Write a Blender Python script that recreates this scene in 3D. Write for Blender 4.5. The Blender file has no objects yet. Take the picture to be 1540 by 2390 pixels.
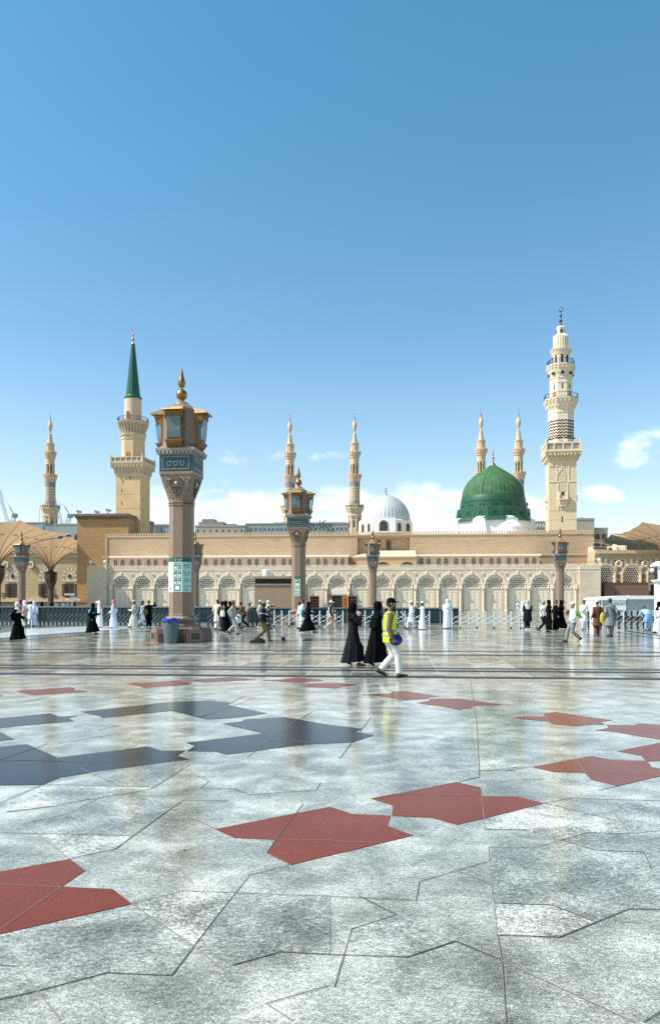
import bpy, bmesh, math, random
from mathutils import Vector, Matrix, Quaternion
R = math.radians; PI = math.pi; sin, cos = math.sin, math.cos
random.seed(7)
sc = bpy.context.scene; COL = sc.collection
F = 1805.0; HZ = 1404.0; CH = 1.7           # focal length and horizon of the photograph (1540 px wide), eye height

# ------------------------------------------------------------------ placing helpers
def at(px, py, d): return Vector(((px-770)*d/F, d, CH+(HZ-py)*d/F))
def dist(py): return F*CH/(py-HZ)
def gr(px, py):
    d = dist(py); return ((px-770)*d/F, d)
def hz(py, d): return CH+(HZ-py)*d/F

# ------------------------------------------------------------------ mesh helper
class MB:
    def __init__(s): s.v = []; s.f = []
    def add(s, vs, fs):
        b = len(s.v); s.v += [tuple(p) for p in vs]; s.f += [tuple(i+b for i in f) for f in fs]; return s
    def box(s, x0, x1, y0, y1, z0, z1):
        return s.add([(x0,y0,z0),(x1,y0,z0),(x1,y1,z0),(x0,y1,z0),(x0,y0,z1),(x1,y0,z1),(x1,y1,z1),(x0,y1,z1)],
                     [(0,3,2,1),(4,5,6,7),(0,1,5,4),(1,2,6,5),(2,3,7,6),(3,0,4,7)])
    def prism(s, poly, a, b, ax='y'):            # polygon in x,z swept along y, in x,y along z or in y,z along x
        m = {'y': lambda p, t: (p[0], t, p[1]), 'z': lambda p, t: (p[0], p[1], t), 'x': lambda p, t: (t, p[0], p[1])}[ax]
        n = len(poly)
        return s.add([m(p, a) for p in poly]+[m(p, b) for p in poly],
                     [tuple(range(n)), tuple(range(2*n-1, n-1, -1))]+[(i, (i+1) % n, n+(i+1) % n, n+i) for i in range(n)])
    def lathe(s, prof, n=24, c=(0,0,0), ph=0.0, k=1.0):
        vs = []; fs = []
        for r, z in prof:
            for i in range(n):
                a = ph+2*PI*i/n; vs.append((c[0]+r*k*cos(a), c[1]+r*k*sin(a), c[2]+z))
        m = len(prof)
        for j in range(m-1):
            for i in range(n): fs.append((j*n+i, j*n+(i+1) % n, (j+1)*n+(i+1) % n, (j+1)*n+i))
        fs.append(tuple(range(n-1, -1, -1))); fs.append(tuple((m-1)*n+i for i in range(n)))
        return s.add(vs, fs)
    def poly(s, prof, n, c=(0,0,0)):             # prism-like lathe with flat sides; prof radii are half widths across flats, one flat faces -y
        return s.lathe(prof, n, c, -PI/2+PI/n, 1/cos(PI/n))
    def tube(s, p, q, r0, r1=None, n=8):
        return s.path([p, q], [r0, r0 if r1 is None else r1], n)
    def path(s, pts, rs, n=8, fl=1.0, side=None):
        pts = [Vector(p) for p in pts]; vs = []; fs = []; pu = None
        for i, p in enumerate(pts):
            t = (pts[min(i+1, len(pts)-1)]-pts[max(i-1, 0)])
            t = t.normalized() if t.length > 1e-9 else Vector((0,0,1))
            u = side and Vector(side) or pu or (Vector((1,0,0)) if abs(t.x) < .8 else Vector((0,1,0)))
            u = (u-t*u.dot(t)).normalized(); pu = u; w = t.cross(u)
            r = rs[i] if isinstance(rs, (list, tuple)) else rs
            for j in range(n):
                a = 2*PI*j/n; vs.append(p+u*(r*cos(a))+w*(r*fl*sin(a)))
        m = len(pts)
        for j in range(m-1):
            for i in range(n): fs.append((j*n+i, j*n+(i+1) % n, (j+1)*n+(i+1) % n, (j+1)*n+i))
        fs.append(tuple(range(n-1, -1, -1))); fs.append(tuple((m-1)*n+i for i in range(n)))
        return s.add(vs, fs)
    def loft(s, rings):
        n = len(rings[0]); vs = [p for r in rings for p in r]; m = len(rings); fs = []
        for j in range(m-1):
            for i in range(n): fs.append((j*n+i, j*n+(i+1) % n, (j+1)*n+(i+1) % n, (j+1)*n+i))
        fs.append(tuple(range(n-1, -1, -1))); fs.append(tuple((m-1)*n+i for i in range(n)))
        return s.add(vs, fs)
    def ball(s, c, rx, ry=None, rz=None, n=12, m=8):
        ry = ry or rx; rz = rz or rx
        return s.loft([[(c[0]+rx*sin(t)*cos(2*PI*i/n), c[1]+ry*sin(t)*sin(2*PI*i/n), c[2]-rz*cos(t)) for i in range(n)]
                       for t in [.12+(PI-.24)*j/m for j in range(m+1)]])
    def arch(s, cx, zs, ri, ro, y0, y1, leg=0, n=18, pt=1.0):   # half ring, optional straight legs below
        A = [PI*i/n for i in range(n+1)]
        o = [(cx+ro*cos(a), zs+ro*pt*sin(a)) for a in A]; i_ = [(cx+ri*cos(a), zs+ri*pt*sin(a)) for a in A]
        if leg: o = [(cx+ro, zs-leg)]+o+[(cx-ro, zs-leg)]; i_ = [(cx+ri, zs-leg)]+i_+[(cx-ri, zs-leg)]
        k = len(o); vs = []
        for y in (y0, y1): vs += [(p[0], y, p[1]) for p in o]+[(p[0], y, p[1]) for p in i_]
        fs = []
        for j in range(k-1):
            fs += [(j, j+1, k+j+1, k+j), (2*k+j, 3*k+j, 3*k+j+1, 2*k+j+1), (j, 2*k+j, 2*k+j+1, j+1), (k+j, k+j+1, 3*k+j+1, 3*k+j)]
        fs += [(0, k, 3*k, 2*k), (k-1, 3*k-1, 4*k-1, 2*k-1)]
        return s.add(vs, fs)
    def torus(s, c, r, t, n=24, m=8, up='y', thin=0.0):
        vs = []; fs = []
        for i in range(n):
            a = 2*PI*i/n; tt = t*(1-thin*(.5+.5*sin(a)))
            for j in range(m):
                b = 2*PI*j/m; q = r+tt*cos(b)
                vs.append((c[0]+q*cos(a), c[1]+tt*sin(b), c[2]+q*sin(a)) if up == 'y' else (c[0]+q*cos(a), c[1]+q*sin(a), c[2]+tt*sin(b)))
        for i in range(n):
            for j in range(m): fs.append((i*m+j, ((i+1) % n)*m+j, ((i+1) % n)*m+(j+1) % m, i*m+(j+1) % m))
        return s.add(vs, fs)

def link(o, parent=None):
    COL.objects.link(o)
    if parent: o.parent = parent
    return o
def finish(me, smooth):
    bm = bmesh.new(); bm.from_mesh(me); bmesh.ops.recalc_face_normals(bm, faces=bm.faces); bm.to_mesh(me); bm.free()
    if smooth:
        me.polygons.foreach_set('use_smooth', [True]*len(me.polygons))
        me.set_sharp_from_angle(angle=R(smooth if smooth > 1 else 38))
def obj(name, m, mat, parent=None, smooth=0, loc=None, rz=0):
    me = bpy.data.meshes.new(name); me.from_pydata(m.v, [], m.f); finish(me, smooth); me.materials.append(mat)
    o = link(bpy.data.objects.new(name, me), parent)
    if loc: o.location = loc
    if rz: o.rotation_euler.z = rz
    return o
def soft(name, m, mat, parent, vox=.014, it=2):   # fuses the lofts of m into one continuous smooth surface
    me = bpy.data.meshes.new('shape'); me.from_pydata(m.v, [], m.f); finish(me, 0)
    t = link(bpy.data.objects.new('shape', me))
    md = t.modifiers.new('r', 'REMESH'); md.mode = 'VOXEL'; md.voxel_size = vox
    if it: s_ = t.modifiers.new('s', 'SMOOTH'); s_.iterations = it; s_.factor = .5
    dg = bpy.context.evaluated_depsgraph_get(); me2 = bpy.data.meshes.new_from_object(t.evaluated_get(dg))
    bpy.data.objects.remove(t); bpy.data.meshes.remove(me)
    me2.name = name; me2.polygons.foreach_set('use_smooth', [True]*len(me2.polygons)); me2.materials.clear(); me2.materials.append(mat)
    return link(bpy.data.objects.new(name, me2), parent)
def tag(o, label=None, cat=None, group=None, kind=None):
    if label: o['label'] = label
    if cat: o['category'] = cat
    if group: o['group'] = group
    if kind: o['kind'] = kind
    return o
def thing(name, label, cat, loc=(0,0,0), rz=0, group=None):
    o = link(bpy.data.objects.new(name, None)); o.location = loc; o.rotation_euler.z = rz; o.empty_display_size = .2
    return tag(o, label, cat, group)
def dup(o, parent=None):
    c = o.copy(); COL.objects.link(c)
    if parent: c.parent = parent
    for ch in list(o.children): dup(ch, c)
    return c
def text(name, s, size, mat, parent, M, ext=.003, align='CENTER'):   # lettering as real thin solids
    cu = bpy.data.curves.new('lettering', 'FONT'); cu.body = s; cu.size = size; cu.extrude = ext; cu.align_x = align; cu.align_y = 'CENTER'
    t = bpy.data.objects.new('lettering', cu); COL.objects.link(t)
    me = bpy.data.meshes.new_from_object(t.evaluated_get(bpy.context.evaluated_depsgraph_get()))
    bpy.data.objects.remove(t); bpy.data.curves.remove(cu)
    me.transform(M); me.materials.clear(); me.materials.append(mat); me.name = name
    return link(bpy.data.objects.new(name, me), parent)

# ------------------------------------------------------------------ materials
def lin(c): return tuple((x/12.92 if x <= .04045 else ((x+.055)/1.055)**2.4) for x in c)
class NT:
    def __init__(s, m): s.t = m.node_tree; s.n = s.t.nodes; s.l = s.t.links
    def new(s, ty, **kw):
        n = s.n.new(ty)
        for k, v in kw.items():
            if k.startswith('i_'):
                key = k[2:]; key = int(key) if key.isdigit() else key.replace('_', ' ')
                n.inputs[key].default_value = v
            else: setattr(n, k, v)
        return n
    def link(s, a, b): s.l.new(a, b)
    def math(s, op, a, b=None, clamp=False):
        n = s.n.new('ShaderNodeMath'); n.operation = op; n.use_clamp = clamp
        for i, x in enumerate((a, b)):
            if x is None: continue
            if hasattr(x, 'is_output'): s.link(x, n.inputs[i])
            else: n.inputs[i].default_value = x
        return n.outputs[0]
    def mix(s, f, a, b, mode='MIX'):
        n = s.n.new('ShaderNodeMix'); n.data_type = 'RGBA'; n.blend_type = mode
        for i, x in ((0, f), (6, a), (7, b)):
            if hasattr(x, 'is_output'): s.link(x, n.inputs[i])
            else: n.inputs[i].default_value = x if i == 0 else (*x, 1)
        return n.outputs[2]
    def ramp(s, fac, stops, interp='LINEAR'):
        n = s.n.new('ShaderNodeValToRGB'); n.color_ramp.interpolation = interp; e = n.color_ramp.elements
        while len(e) < len(stops): e.new(.5)
        for q, (p, c) in zip(e, stops): q.position = p; q.color = (*c, 1) if hasattr(c, '__len__') else (c, c, c, 1)
        s.link(fac, n.inputs[0]); return n.outputs[0]
def base_mat(name):
    m = bpy.data.materials.new(name); m.use_nodes = True; nt = NT(m); b = nt.n['Principled BSDF']; return m, nt, b
MC = {}
def mat(name, col, rough=.7, metal=0, var=.12, scale=2.0, bump=0, spec=.5, trans=0, alpha=1):
    if name in MC: return MC[name]
    m, nt, b = base_mat(name); MC[name] = m
    co = nt.new('ShaderNodeTexCoord').outputs['Object']
    nz = nt.new('ShaderNodeTexNoise', i_Scale=scale, i_Detail=6.0, i_Roughness=.6); nt.link(co, nz.inputs['Vector'])
    c = nt.ramp(nz.outputs[0], [(.3, tuple(x*(1-var) for x in col)), (.7, tuple(min(1, x*(1+var)) for x in col))])
    nt.link(c, b.inputs['Base Color'])
    b.inputs['Roughness'].default_value = rough; b.inputs['Metallic'].default_value = metal; b.inputs['Specular IOR Level'].default_value = spec
    b.inputs['Transmission Weight'].default_value = trans; b.inputs['Alpha'].default_value = alpha
    if bump:
        bp = nt.new('ShaderNodeBump', i_Strength=bump, i_Distance=.02); nt.link(nz.outputs[0], bp.inputs['Height']); nt.link(bp.outputs[0], b.inputs['Normal'])
    return m
def brick(name, c1, c2, mortar, w=.9, h=.3, ms=.012, rough=.75, var=.12):
    if name in MC: return MC[name]
    m, nt, b = base_mat(name); MC[name] = m
    co = nt.new('ShaderNodeTexCoord').outputs['Object']; sp = nt.new('ShaderNodeSeparateXYZ'); nt.link(co, sp.inputs[0])
    cb = nt.new('ShaderNodeCombineXYZ'); nt.link(nt.math('ADD', sp.outputs[0], sp.outputs[1]), cb.inputs[0]); nt.link(sp.outputs[2], cb.inputs[1])
    br = nt.new('ShaderNodeTexBrick', i_Scale=1.0, i_Mortar_Size=ms, i_Brick_Width=w, i_Row_Height=h, i_Mortar_Smooth=.3)
    br.inputs['Color1'].default_value = (*c1, 1); br.inputs['Color2'].default_value = (*c2, 1); br.inputs['Mortar'].default_value = (*mortar, 1)
    nt.link(cb.outputs[0], br.inputs['Vector'])
    nz = nt.new('ShaderNodeTexNoise', i_Scale=.35, i_Detail=8.0, i_Roughness=.7); nt.link(co, nz.inputs['Vector'])
    nt.link(nt.mix(1.0, br.outputs[0], nt.ramp(nz.outputs[0], [(.3, 1-var), (.7, 1.0)]), 'MULTIPLY'), b.inputs['Base Color'])
    bp = nt.new('ShaderNodeBump', i_Strength=.5, i_Distance=.015, invert=True); nt.link(br.outputs[1], bp.inputs['Height']); nt.link(bp.outputs[0], b.inputs['Normal'])
    b.inputs['Roughness'].default_value = rough; return m
def chevron(name, c1, c2, per=.9, row=.45, amp=.22, duty=.5):   # zigzag courses round a shaft
    m, nt, b = base_mat(name)
    co = nt.new('ShaderNodeTexCoord').outputs['Object']; sp = nt.new('ShaderNodeSeparateXYZ'); nt.link(co, sp.inputs[0])
    a = nt.math('ARCTAN2', sp.outputs[0], nt.math('MULTIPLY', sp.outputs[1], -1.0))
    u = nt.math('MULTIPLY', a, per); tri = nt.math('PINGPONG', u, .5)
    z = nt.math('ADD', sp.outputs[2], nt.math('MULTIPLY', tri, amp*2))
    f = nt.math('LESS_THAN', nt.math('FRACT', nt.math('DIVIDE', z, row)), duty)
    nt.link(nt.mix(f, c1, c2), b.inputs['Base Color']); b.inputs['Roughness'].default_value = .75; return m
def lattice_mat(name, c1, c2, sc_=9):
    m, nt, b = base_mat(name)
    co = nt.new('ShaderNodeTexCoord').outputs['Object']; sp = nt.new('ShaderNodeSeparateXYZ'); nt.link(co, sp.inputs[0])
    p = nt.math('SINE', nt.math('MULTIPLY', nt.math('ADD', sp.outputs[0], sp.outputs[2]), sc_*PI))
    q = nt.math('SINE', nt.math('MULTIPLY', nt.math('SUBTRACT', sp.outputs[0], sp.outputs[2]), sc_*PI))
    f = nt.math('GREATER_THAN', nt.math('MULTIPLY', p, q), .12)
    nt.link(nt.mix(f, c1, c2), b.inputs['Base Color']); b.inputs['Roughness'].default_value = .8; return m
CREAM = mat('cream_stone', (.80,.665,.50), .75, var=.08, scale=1.2)
CREAM_W = brick('cream_blocks', (.80,.66,.49), (.74,.60,.43), (.50,.39,.27), 1.1, .33, .010, var=.2)
TYMP = mat('pale_panel_stone', (.82,.69,.535), .7, var=.06, scale=.8)
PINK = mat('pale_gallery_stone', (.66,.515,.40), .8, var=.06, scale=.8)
TAN_W = brick('tan_blocks', (.55,.385,.235), (.49,.335,.20), (.36,.235,.14), 1.15, .34, .014)
ORANGE_W = brick('orange_brick', (.47,.27,.115), (.40,.22,.09), (.24,.125,.05), 1.25, .42, .03)
WING_W = brick('wing_blocks', (.56,.40,.22), (.50,.35,.185), (.34,.22,.11), 1.1, .34, .014)
MIN_W = mat('minaret_plaster', (.62,.44,.235), .8, var=.09, scale=.5)
WHITE_STONE = mat('white_minaret_stone', (.74,.62,.46), .8, var=.07, scale=.8)
FAR_STONE = mat('far_minaret_stone', (.62,.45,.285), .8, var=.08, scale=.3)
GRAYB = mat('grey_band_stone', (.25,.25,.23), .8, var=.08)
WHITE = mat('white_paint', (.82,.82,.80), .6, var=.04)
CORNICE = mat('white_cornice', (.85,.80,.70), .6, var=.03)
DARK = mat('dark_opening', (.012,.010,.009), .6, var=.2)
BROWNO = mat('brown_opening', (.10,.05,.028), .7, var=.2)
WOOD = mat('orange_wood', (.42,.14,.02), .5, var=.25, scale=6)
DWOOD = mat('dark_wood', (.11,.035,.015), .5, var=.25, scale=6)
GOLD = mat('aged_gold', (.32,.19,.065), .34, .85, var=.2, scale=3)
GILT = mat('gilt_frame', (.25,.11,.02), .42, .5, var=.35, scale=14, bump=.5)
BRONZE = mat('dark_bronze', (.08,.055,.05), .4, .7, var=.2)
PINKMET = mat('copper_finial', (.38,.22,.17), .4, .7, var=.2)
GRAN = mat('pinkish_granite', (.25,.165,.11), .45, var=.16, scale=30)
GRAN_D = mat('reddish_granite', (.24,.14,.105), .45, var=.2, scale=25)
CARVE = None
TEAL = mat('teal_panel_frame', (.042,.078,.085), .4, .3, var=.12)
TEAL_D = mat('teal_panel_dark', (.03,.06,.068), .35, .2, var=.3, scale=9, bump=.4)
GREEN_L = mat('drum_green_paint', (.010,.080,.038), .5, var=.15, scale=1.1); GREEN = mat('green_paint', (.050,.130,.055), .75, var=.3, scale=.9, spec=.3)
GREEN_D = mat('spire_green_paint', (.008,.085,.040), .4, var=.12, scale=1.5)
LEAD = mat('silver_dome_sheet', (.57,.565,.53), .45, .25, var=.1, scale=.9)
WDRUM = mat('white_drum_plaster', (.78,.80,.80), .6, var=.05)
RAILM = mat('railing_metal', (.03,.05,.07), .4, .6)
def glass(name, col, rough=.04):
    m, nt, b = base_mat(name); b.inputs['Base Color'].default_value = (*col, 1); b.inputs['Roughness'].default_value = rough
    b.inputs['Transmission Weight'].default_value = .75; b.inputs['IOR'].default_value = 1.2; b.inputs['Specular IOR Level'].default_value = .7; return m
GLASS = glass('lantern_glass', (.55,.72,.73))
RAILG = glass('railing_glass', (.35,.48,.55))
def carved():
    m, nt, b = base_mat('carved_stone'); co = nt.new('ShaderNodeTexCoord').outputs['Object']
    v = nt.new('ShaderNodeTexVoronoi', i_Scale=9.0); v.feature = 'DISTANCE_TO_EDGE'; nt.link(co, v.inputs['Vector'])
    f = nt.ramp(v.outputs['Distance'], [(.03, (.13,.09,.065)), (.12, (.33,.235,.17))]); nt.link(f, b.inputs['Base Color'])
    bp = nt.new('ShaderNodeBump', i_Strength=1.0, i_Distance=.04); nt.link(v.outputs['Distance'], bp.inputs['Height']); nt.link(bp.outputs[0], b.inputs['Normal'])
    b.inputs['Roughness'].default_value = .7; return m
CARVE = carved()
def fabric():
    m, nt, b = base_mat('canopy_fabric'); b.inputs['Base Color'].default_value = (.44,.30,.18,1); b.inputs['Roughness'].default_value = .8
    tr = nt.new('ShaderNodeBsdfTranslucent'); tr.inputs[0].default_value = (.50,.33,.19,1); mx = nt.new('ShaderNodeMixShader'); mx.inputs[0].default_value = .5
    out = nt.n['Material Output']; nt.link(b.outputs[0], mx.inputs[1]); nt.link(tr.outputs[0], mx.inputs[2]); nt.link(mx.outputs[0], out.inputs[0]); return m
FABRIC = fabric(); RIB = mat('canopy_rib', (.25,.17,.10), .7)
YAW = R(-4.8)

# ------------------------------------------------------------------ camera, light, sky
cam = bpy.data.cameras.new('camera'); co_ = link(bpy.data.objects.new('camera', cam)); sc.camera = co_
co_.location = (0, 0, CH); co_.rotation_euler = (R(90), 0, 0)
cam.sensor_fit = 'HORIZONTAL'; cam.sensor_width = 36; cam.lens = 36*F/1540; cam.shift_y = (HZ-1195)/1540; cam.clip_end = 5000; cam.clip_start = .1
SUN = Vector((-.9736*cos(R(49)), -.2284*cos(R(49)), sin(R(49))))
sl = bpy.data.lights.new('sun', 'SUN'); sl.energy = 5.0; sl.angle = R(.53); sl.color = (1, .95, .87)
so = link(bpy.data.objects.new('sun', sl)); so.rotation_euler = SUN.to_track_quat('Z', 'Y').to_euler(); so.location = (-60, -10, 80)
w = bpy.data.worlds.new('World'); sc.world = w; w.use_nodes = True; nt = NT(w); bg = nt.n['Background']
sky = nt.new('ShaderNodeTexSky', sky_type='NISHITA', sun_disc=False, sun_elevation=R(49), sun_rotation=math.atan2(SUN.x, SUN.y), air_density=1.0, dust_density=1.4, ozone_density=1.6, altitude=600)
tc = nt.new('ShaderNodeTexCoord'); sp = nt.new('ShaderNodeSeparateXYZ'); nt.link(tc.outputs['Generated'], sp.inputs[0])
yy = nt.math('MAXIMUM', nt.math('ABSOLUTE', sp.outputs[1]), .05)
U = nt.math('DIVIDE', sp.outputs[0], yy); V = nt.math('DIVIDE', sp.outputs[2], yy)
cb = nt.new('ShaderNodeCombineXYZ'); nt.link(U, cb.inputs[0]); nt.link(nt.math('MULTIPLY', V, 1.55), cb.inputs[1])
n1 = nt.new('ShaderNodeTexNoise', i_Scale=13.0, i_Detail=10.0, i_Roughness=.60, i_Distortion=.35); nt.link(cb.outputs[0], n1.inputs['Vector'])
n2 = nt.new('ShaderNodeTexNoise', i_Scale=3.2, i_Detail=2.0); nt.link(cb.outputs[0], n2.inputs['Vector'])
def win(x, a, b, c, d):          # trapezoid window
    m1 = nt.new('ShaderNodeMapRange', interpolation_type='SMOOTHSTEP', i_1=a, i_2=b); nt.link(x, m1.inputs[0])
    m2 = nt.new('ShaderNodeMapRange', interpolation_type='SMOOTHSTEP', i_1=c, i_2=d, i_3=1.0, i_4=0.0); nt.link(x, m2.inputs[0])
    return nt.math('MULTIPLY', m1.outputs[0], m2.outputs[0])
bank = nt.math('MULTIPLY', win(U, -.36, -.20, .24, .33), win(V, .02, .08, .118, .185))
bank2 = nt.math('MULTIPLY', win(U, .34, .40, .52, .62), win(V, .15, .18, .215, .245))
bank3 = nt.math('MULTIPLY', win(U, .26, .32, .36, .41), win(V, .11, .135, .14, .165))
bank4 = nt.math('MULTIPLY', nt.math('MULTIPLY', win(U, -.30, -.1, .05, .16), win(V, .165, .185, .19, .215)), .55)
mask = nt.math('ADD', nt.math('ADD', bank, nt.math('MULTIPLY', bank2, 1.0)), nt.math('ADD', nt.math('MULTIPLY', bank3, .8), bank4), True)
dens = nt.math('ADD', n1.outputs[0], nt.math('MULTIPLY', nt.math('SUBTRACT', n2.outputs[0], .5), .35))
dens = nt.math('SUBTRACT', nt.math('ADD', dens, nt.math('MULTIPLY', mask, .46)), .42)
cl = nt.new('ShaderNodeMapRange', interpolation_type='SMOOTHSTEP', i_1=.33, i_2=.60); nt.link(dens, cl.inputs[0])
clm = nt.math('MULTIPLY', cl.outputs[0], nt.math('MULTIPLY', mask, 1.6, True))
tint = nt.ramp(sp.outputs[2], [(0, (1.45,1.22,1.08)), (.10, (1.28,1.16,1.06)), (.20, (1.05,1.16,1.09)), (.32, (.82,1.09,1.08)), (.45, (.68,1.11,1.11)), (.60, (.58,1.13,1.13)), (1, (.52,1.05,1.08))])
skc = nt.mix(1.0, sky.outputs[0], tint, 'MULTIPLY')
cshade = nt.ramp(n1.outputs[0], [(.38, (6.6,7.3,8.2)), (.62, (9.2,9.4,9.7))])
nt.link(nt.mix(nt.math('MULTIPLY', clm, .56), skc, cshade), bg.inputs[0]); bg.inputs[1].default_value = .14
sc.view_settings.view_transform = 'Standard'; sc.view_settings.look = 'None'; sc.view_settings.exposure = .42; sc.view_settings.gamma = 1
sc.cycles.use_denoising = False; sc.cycles.max_bounces = 8; sc.cycles.diffuse_bounces = 4; sc.cycles.glossy_bounces = 4; sc.cycles.transmission_bounces = 6
sc.cycles.sample_clamp_indirect = 8; sc.cycles.caustics_reflective = False; sc.cycles.caustics_refractive = False

# ------------------------------------------------------------------ paving
def marble(name, dark, mid, light, pos=(.34,.5,.66), grid=True, rough=.13, turn=.35, st_=.7):
    m, nt, b = base_mat(name); co = nt.new('ShaderNodeTexCoord').outputs['Object']
    rot = nt.new('ShaderNodeMapping'); rot.inputs['Rotation'].default_value = (0, 0, -YAW); nt.link(co, rot.inputs[0])
    a = nt.new('ShaderNodeTexNoise', i_Scale=2.1, i_Detail=7.0, i_Roughness=.62, i_Distortion=.35); nt.link(co, a.inputs['Vector'])
    a2 = nt.new('ShaderNodeTexNoise', i_Scale=.55, i_Detail=3.0); nt.link(co, a2.inputs['Vector'])
    st2 = nt.new('ShaderNodeMapping'); st2.inputs['Scale'].default_value = (st_, 1, 1); st2.inputs['Rotation'].default_value = (0, 0, turn); nt.link(co, st2.inputs[0])
    g = nt.new('ShaderNodeTexNoise', i_Scale=125.0, i_Detail=3.0, i_Roughness=.75); nt.link(st2.outputs[0], g.inputs['Vector'])
    g2 = nt.new('ShaderNodeTexNoise', i_Scale=38.0, i_Detail=4.0, i_Roughness=.7); nt.link(st2.outputs[0], g2.inputs['Vector'])
    ce = lambda n_, k_: nt.math('MULTIPLY', nt.math('SUBTRACT', n_.outputs[0], .5), k_)
    v = nt.math('ADD', nt.math('ADD', ce(a, .86), ce(a2, .28)), nt.math('ADD', ce(g, 1.3), nt.math('ADD', ce(g2, .65), .485)))
    if grid:
        sp = nt.new('ShaderNodeSeparateXYZ'); nt.link(rot.outputs[0], sp.inputs[0])
        far = nt.math('GREATER_THAN', sp.outputs[1], 17.25)
        cell = nt.new('ShaderNodeTexBrick', i_Scale=1.0, i_Mortar_Size=.012, i_Brick_Width=1.02, i_Row_Height=1.02, i_Mortar_Smooth=0.0, offset=0.0)
        cell.inputs['Color1'].default_value = (0,0,0,1); cell.inputs['Color2'].default_value = (1,1,1,1); cell.inputs['Mortar'].default_value = (.5,.5,.5,1)
        nt.link(rot.outputs[0], cell.inputs['Vector'])
        v = nt.math('ADD', v, nt.math('MULTIPLY', nt.math('MULTIPLY', nt.math('SUBTRACT', cell.outputs[0], .5), .26), far))
    if grid: v = nt.math('SUBTRACT', v, nt.math('MULTIPLY', far, .07))
    c = nt.ramp(v, [(pos[0], dark), (pos[1], mid), (pos[2], light)])
    if grid: c = nt.mix(nt.math('MULTIPLY', nt.math('MULTIPLY', cell.outputs[1], far), .7), c, (.72,.69,.58))
    nt.link(c, b.inputs['Base Color'])
    rr = nt.math('ADD', nt.math('MULTIPLY', a.outputs[0], .08), rough-.04); nt.link(rr, b.inputs['Roughness']); b.inputs['Specular IOR Level'].default_value = .17
    return m
FLOOR = marble('polished_marble', (.075,.078,.062), (.262,.268,.226), (.74,.73,.655), pos=(.22,.48,.78), rough=.13)
GREYM = marble('grey_marble', (.065,.070,.058), (.225,.232,.198), (.64,.635,.575), pos=(.22,.48,.78), grid=False, rough=.13, turn=-.7, st_=.6)
PALE = marble('pale_marble', (.12,.12,.10), (.34,.335,.28), (.74,.725,.65), grid=False)
LANE = marble('lane_marble', (.36,.39,.37), (.52,.55,.52), (.70,.72,.68), grid=False, rough=.2)
def speck(name, c, c2, rough=.1):
    m, nt, b = base_mat(name); co = nt.new('ShaderNodeTexCoord').outputs['Object']
    g = nt.new('ShaderNodeTexNoise', i_Scale=110.0, i_Detail=3.0); nt.link(co, g.inputs['Vector'])
    g2 = nt.new('ShaderNodeTexNoise', i_Scale=1.3, i_Detail=4.0); nt.link(co, g2.inputs['Vector'])
    k = nt.math('ADD', nt.math('MULTIPLY', g.outputs[0], .75), nt.math('MULTIPLY', g2.outputs[0], .25))
    nt.link(nt.ramp(k, [(.36, tuple(x*.82 for x in c)), (.58, c), (.70, c2)]), b.inputs['Base Color']); b.inputs['Roughness'].default_value = rough; b.inputs['Specular IOR Level'].default_value = .1; return m
RED = speck('red_granite', (.18,.038,.016), (.31,.10,.06), .24); BLACK = speck('black_granite', (.022,.026,.030), (.10,.11,.12), .16); BAND = speck('band_granite', (.026,.028,.030), (.06,.06,.06), .38)
RED2 = speck('brown_red_granite', (.185,.045,.020), (.30,.11,.06), .22)
JOINT_D = mat('dark_joint', (.085,.08,.07), .9); JOINT_L = mat('sandy_joint', (.23,.20,.155), .9)
pl = MB(); pl.box(-1500, 1500, -200, 2600, -1, 0); tag(obj('plaza_floor', pl, FLOOR), 'grey white polished marble paving of the wide plaza', 'paving', kind='structure')
def Lp(*p): return [gr(x*.8117/1.6227, (2500+y*.8117)/1.6227) for x, y in p]
def Rp(*p): return [gr((1250+x*.8111)/1.6227, (2500+y*.8111)/1.6227) for x, y in p]
def sheet(name, polys, m, z0, z1, label, cat='paving'):
    b = MB()
    for i, q in enumerate(polys): b.prism(q, z0, z1+i*2e-5, 'z')
    return tag(obj(name, b, m), label, cat, kind='structure')
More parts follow.
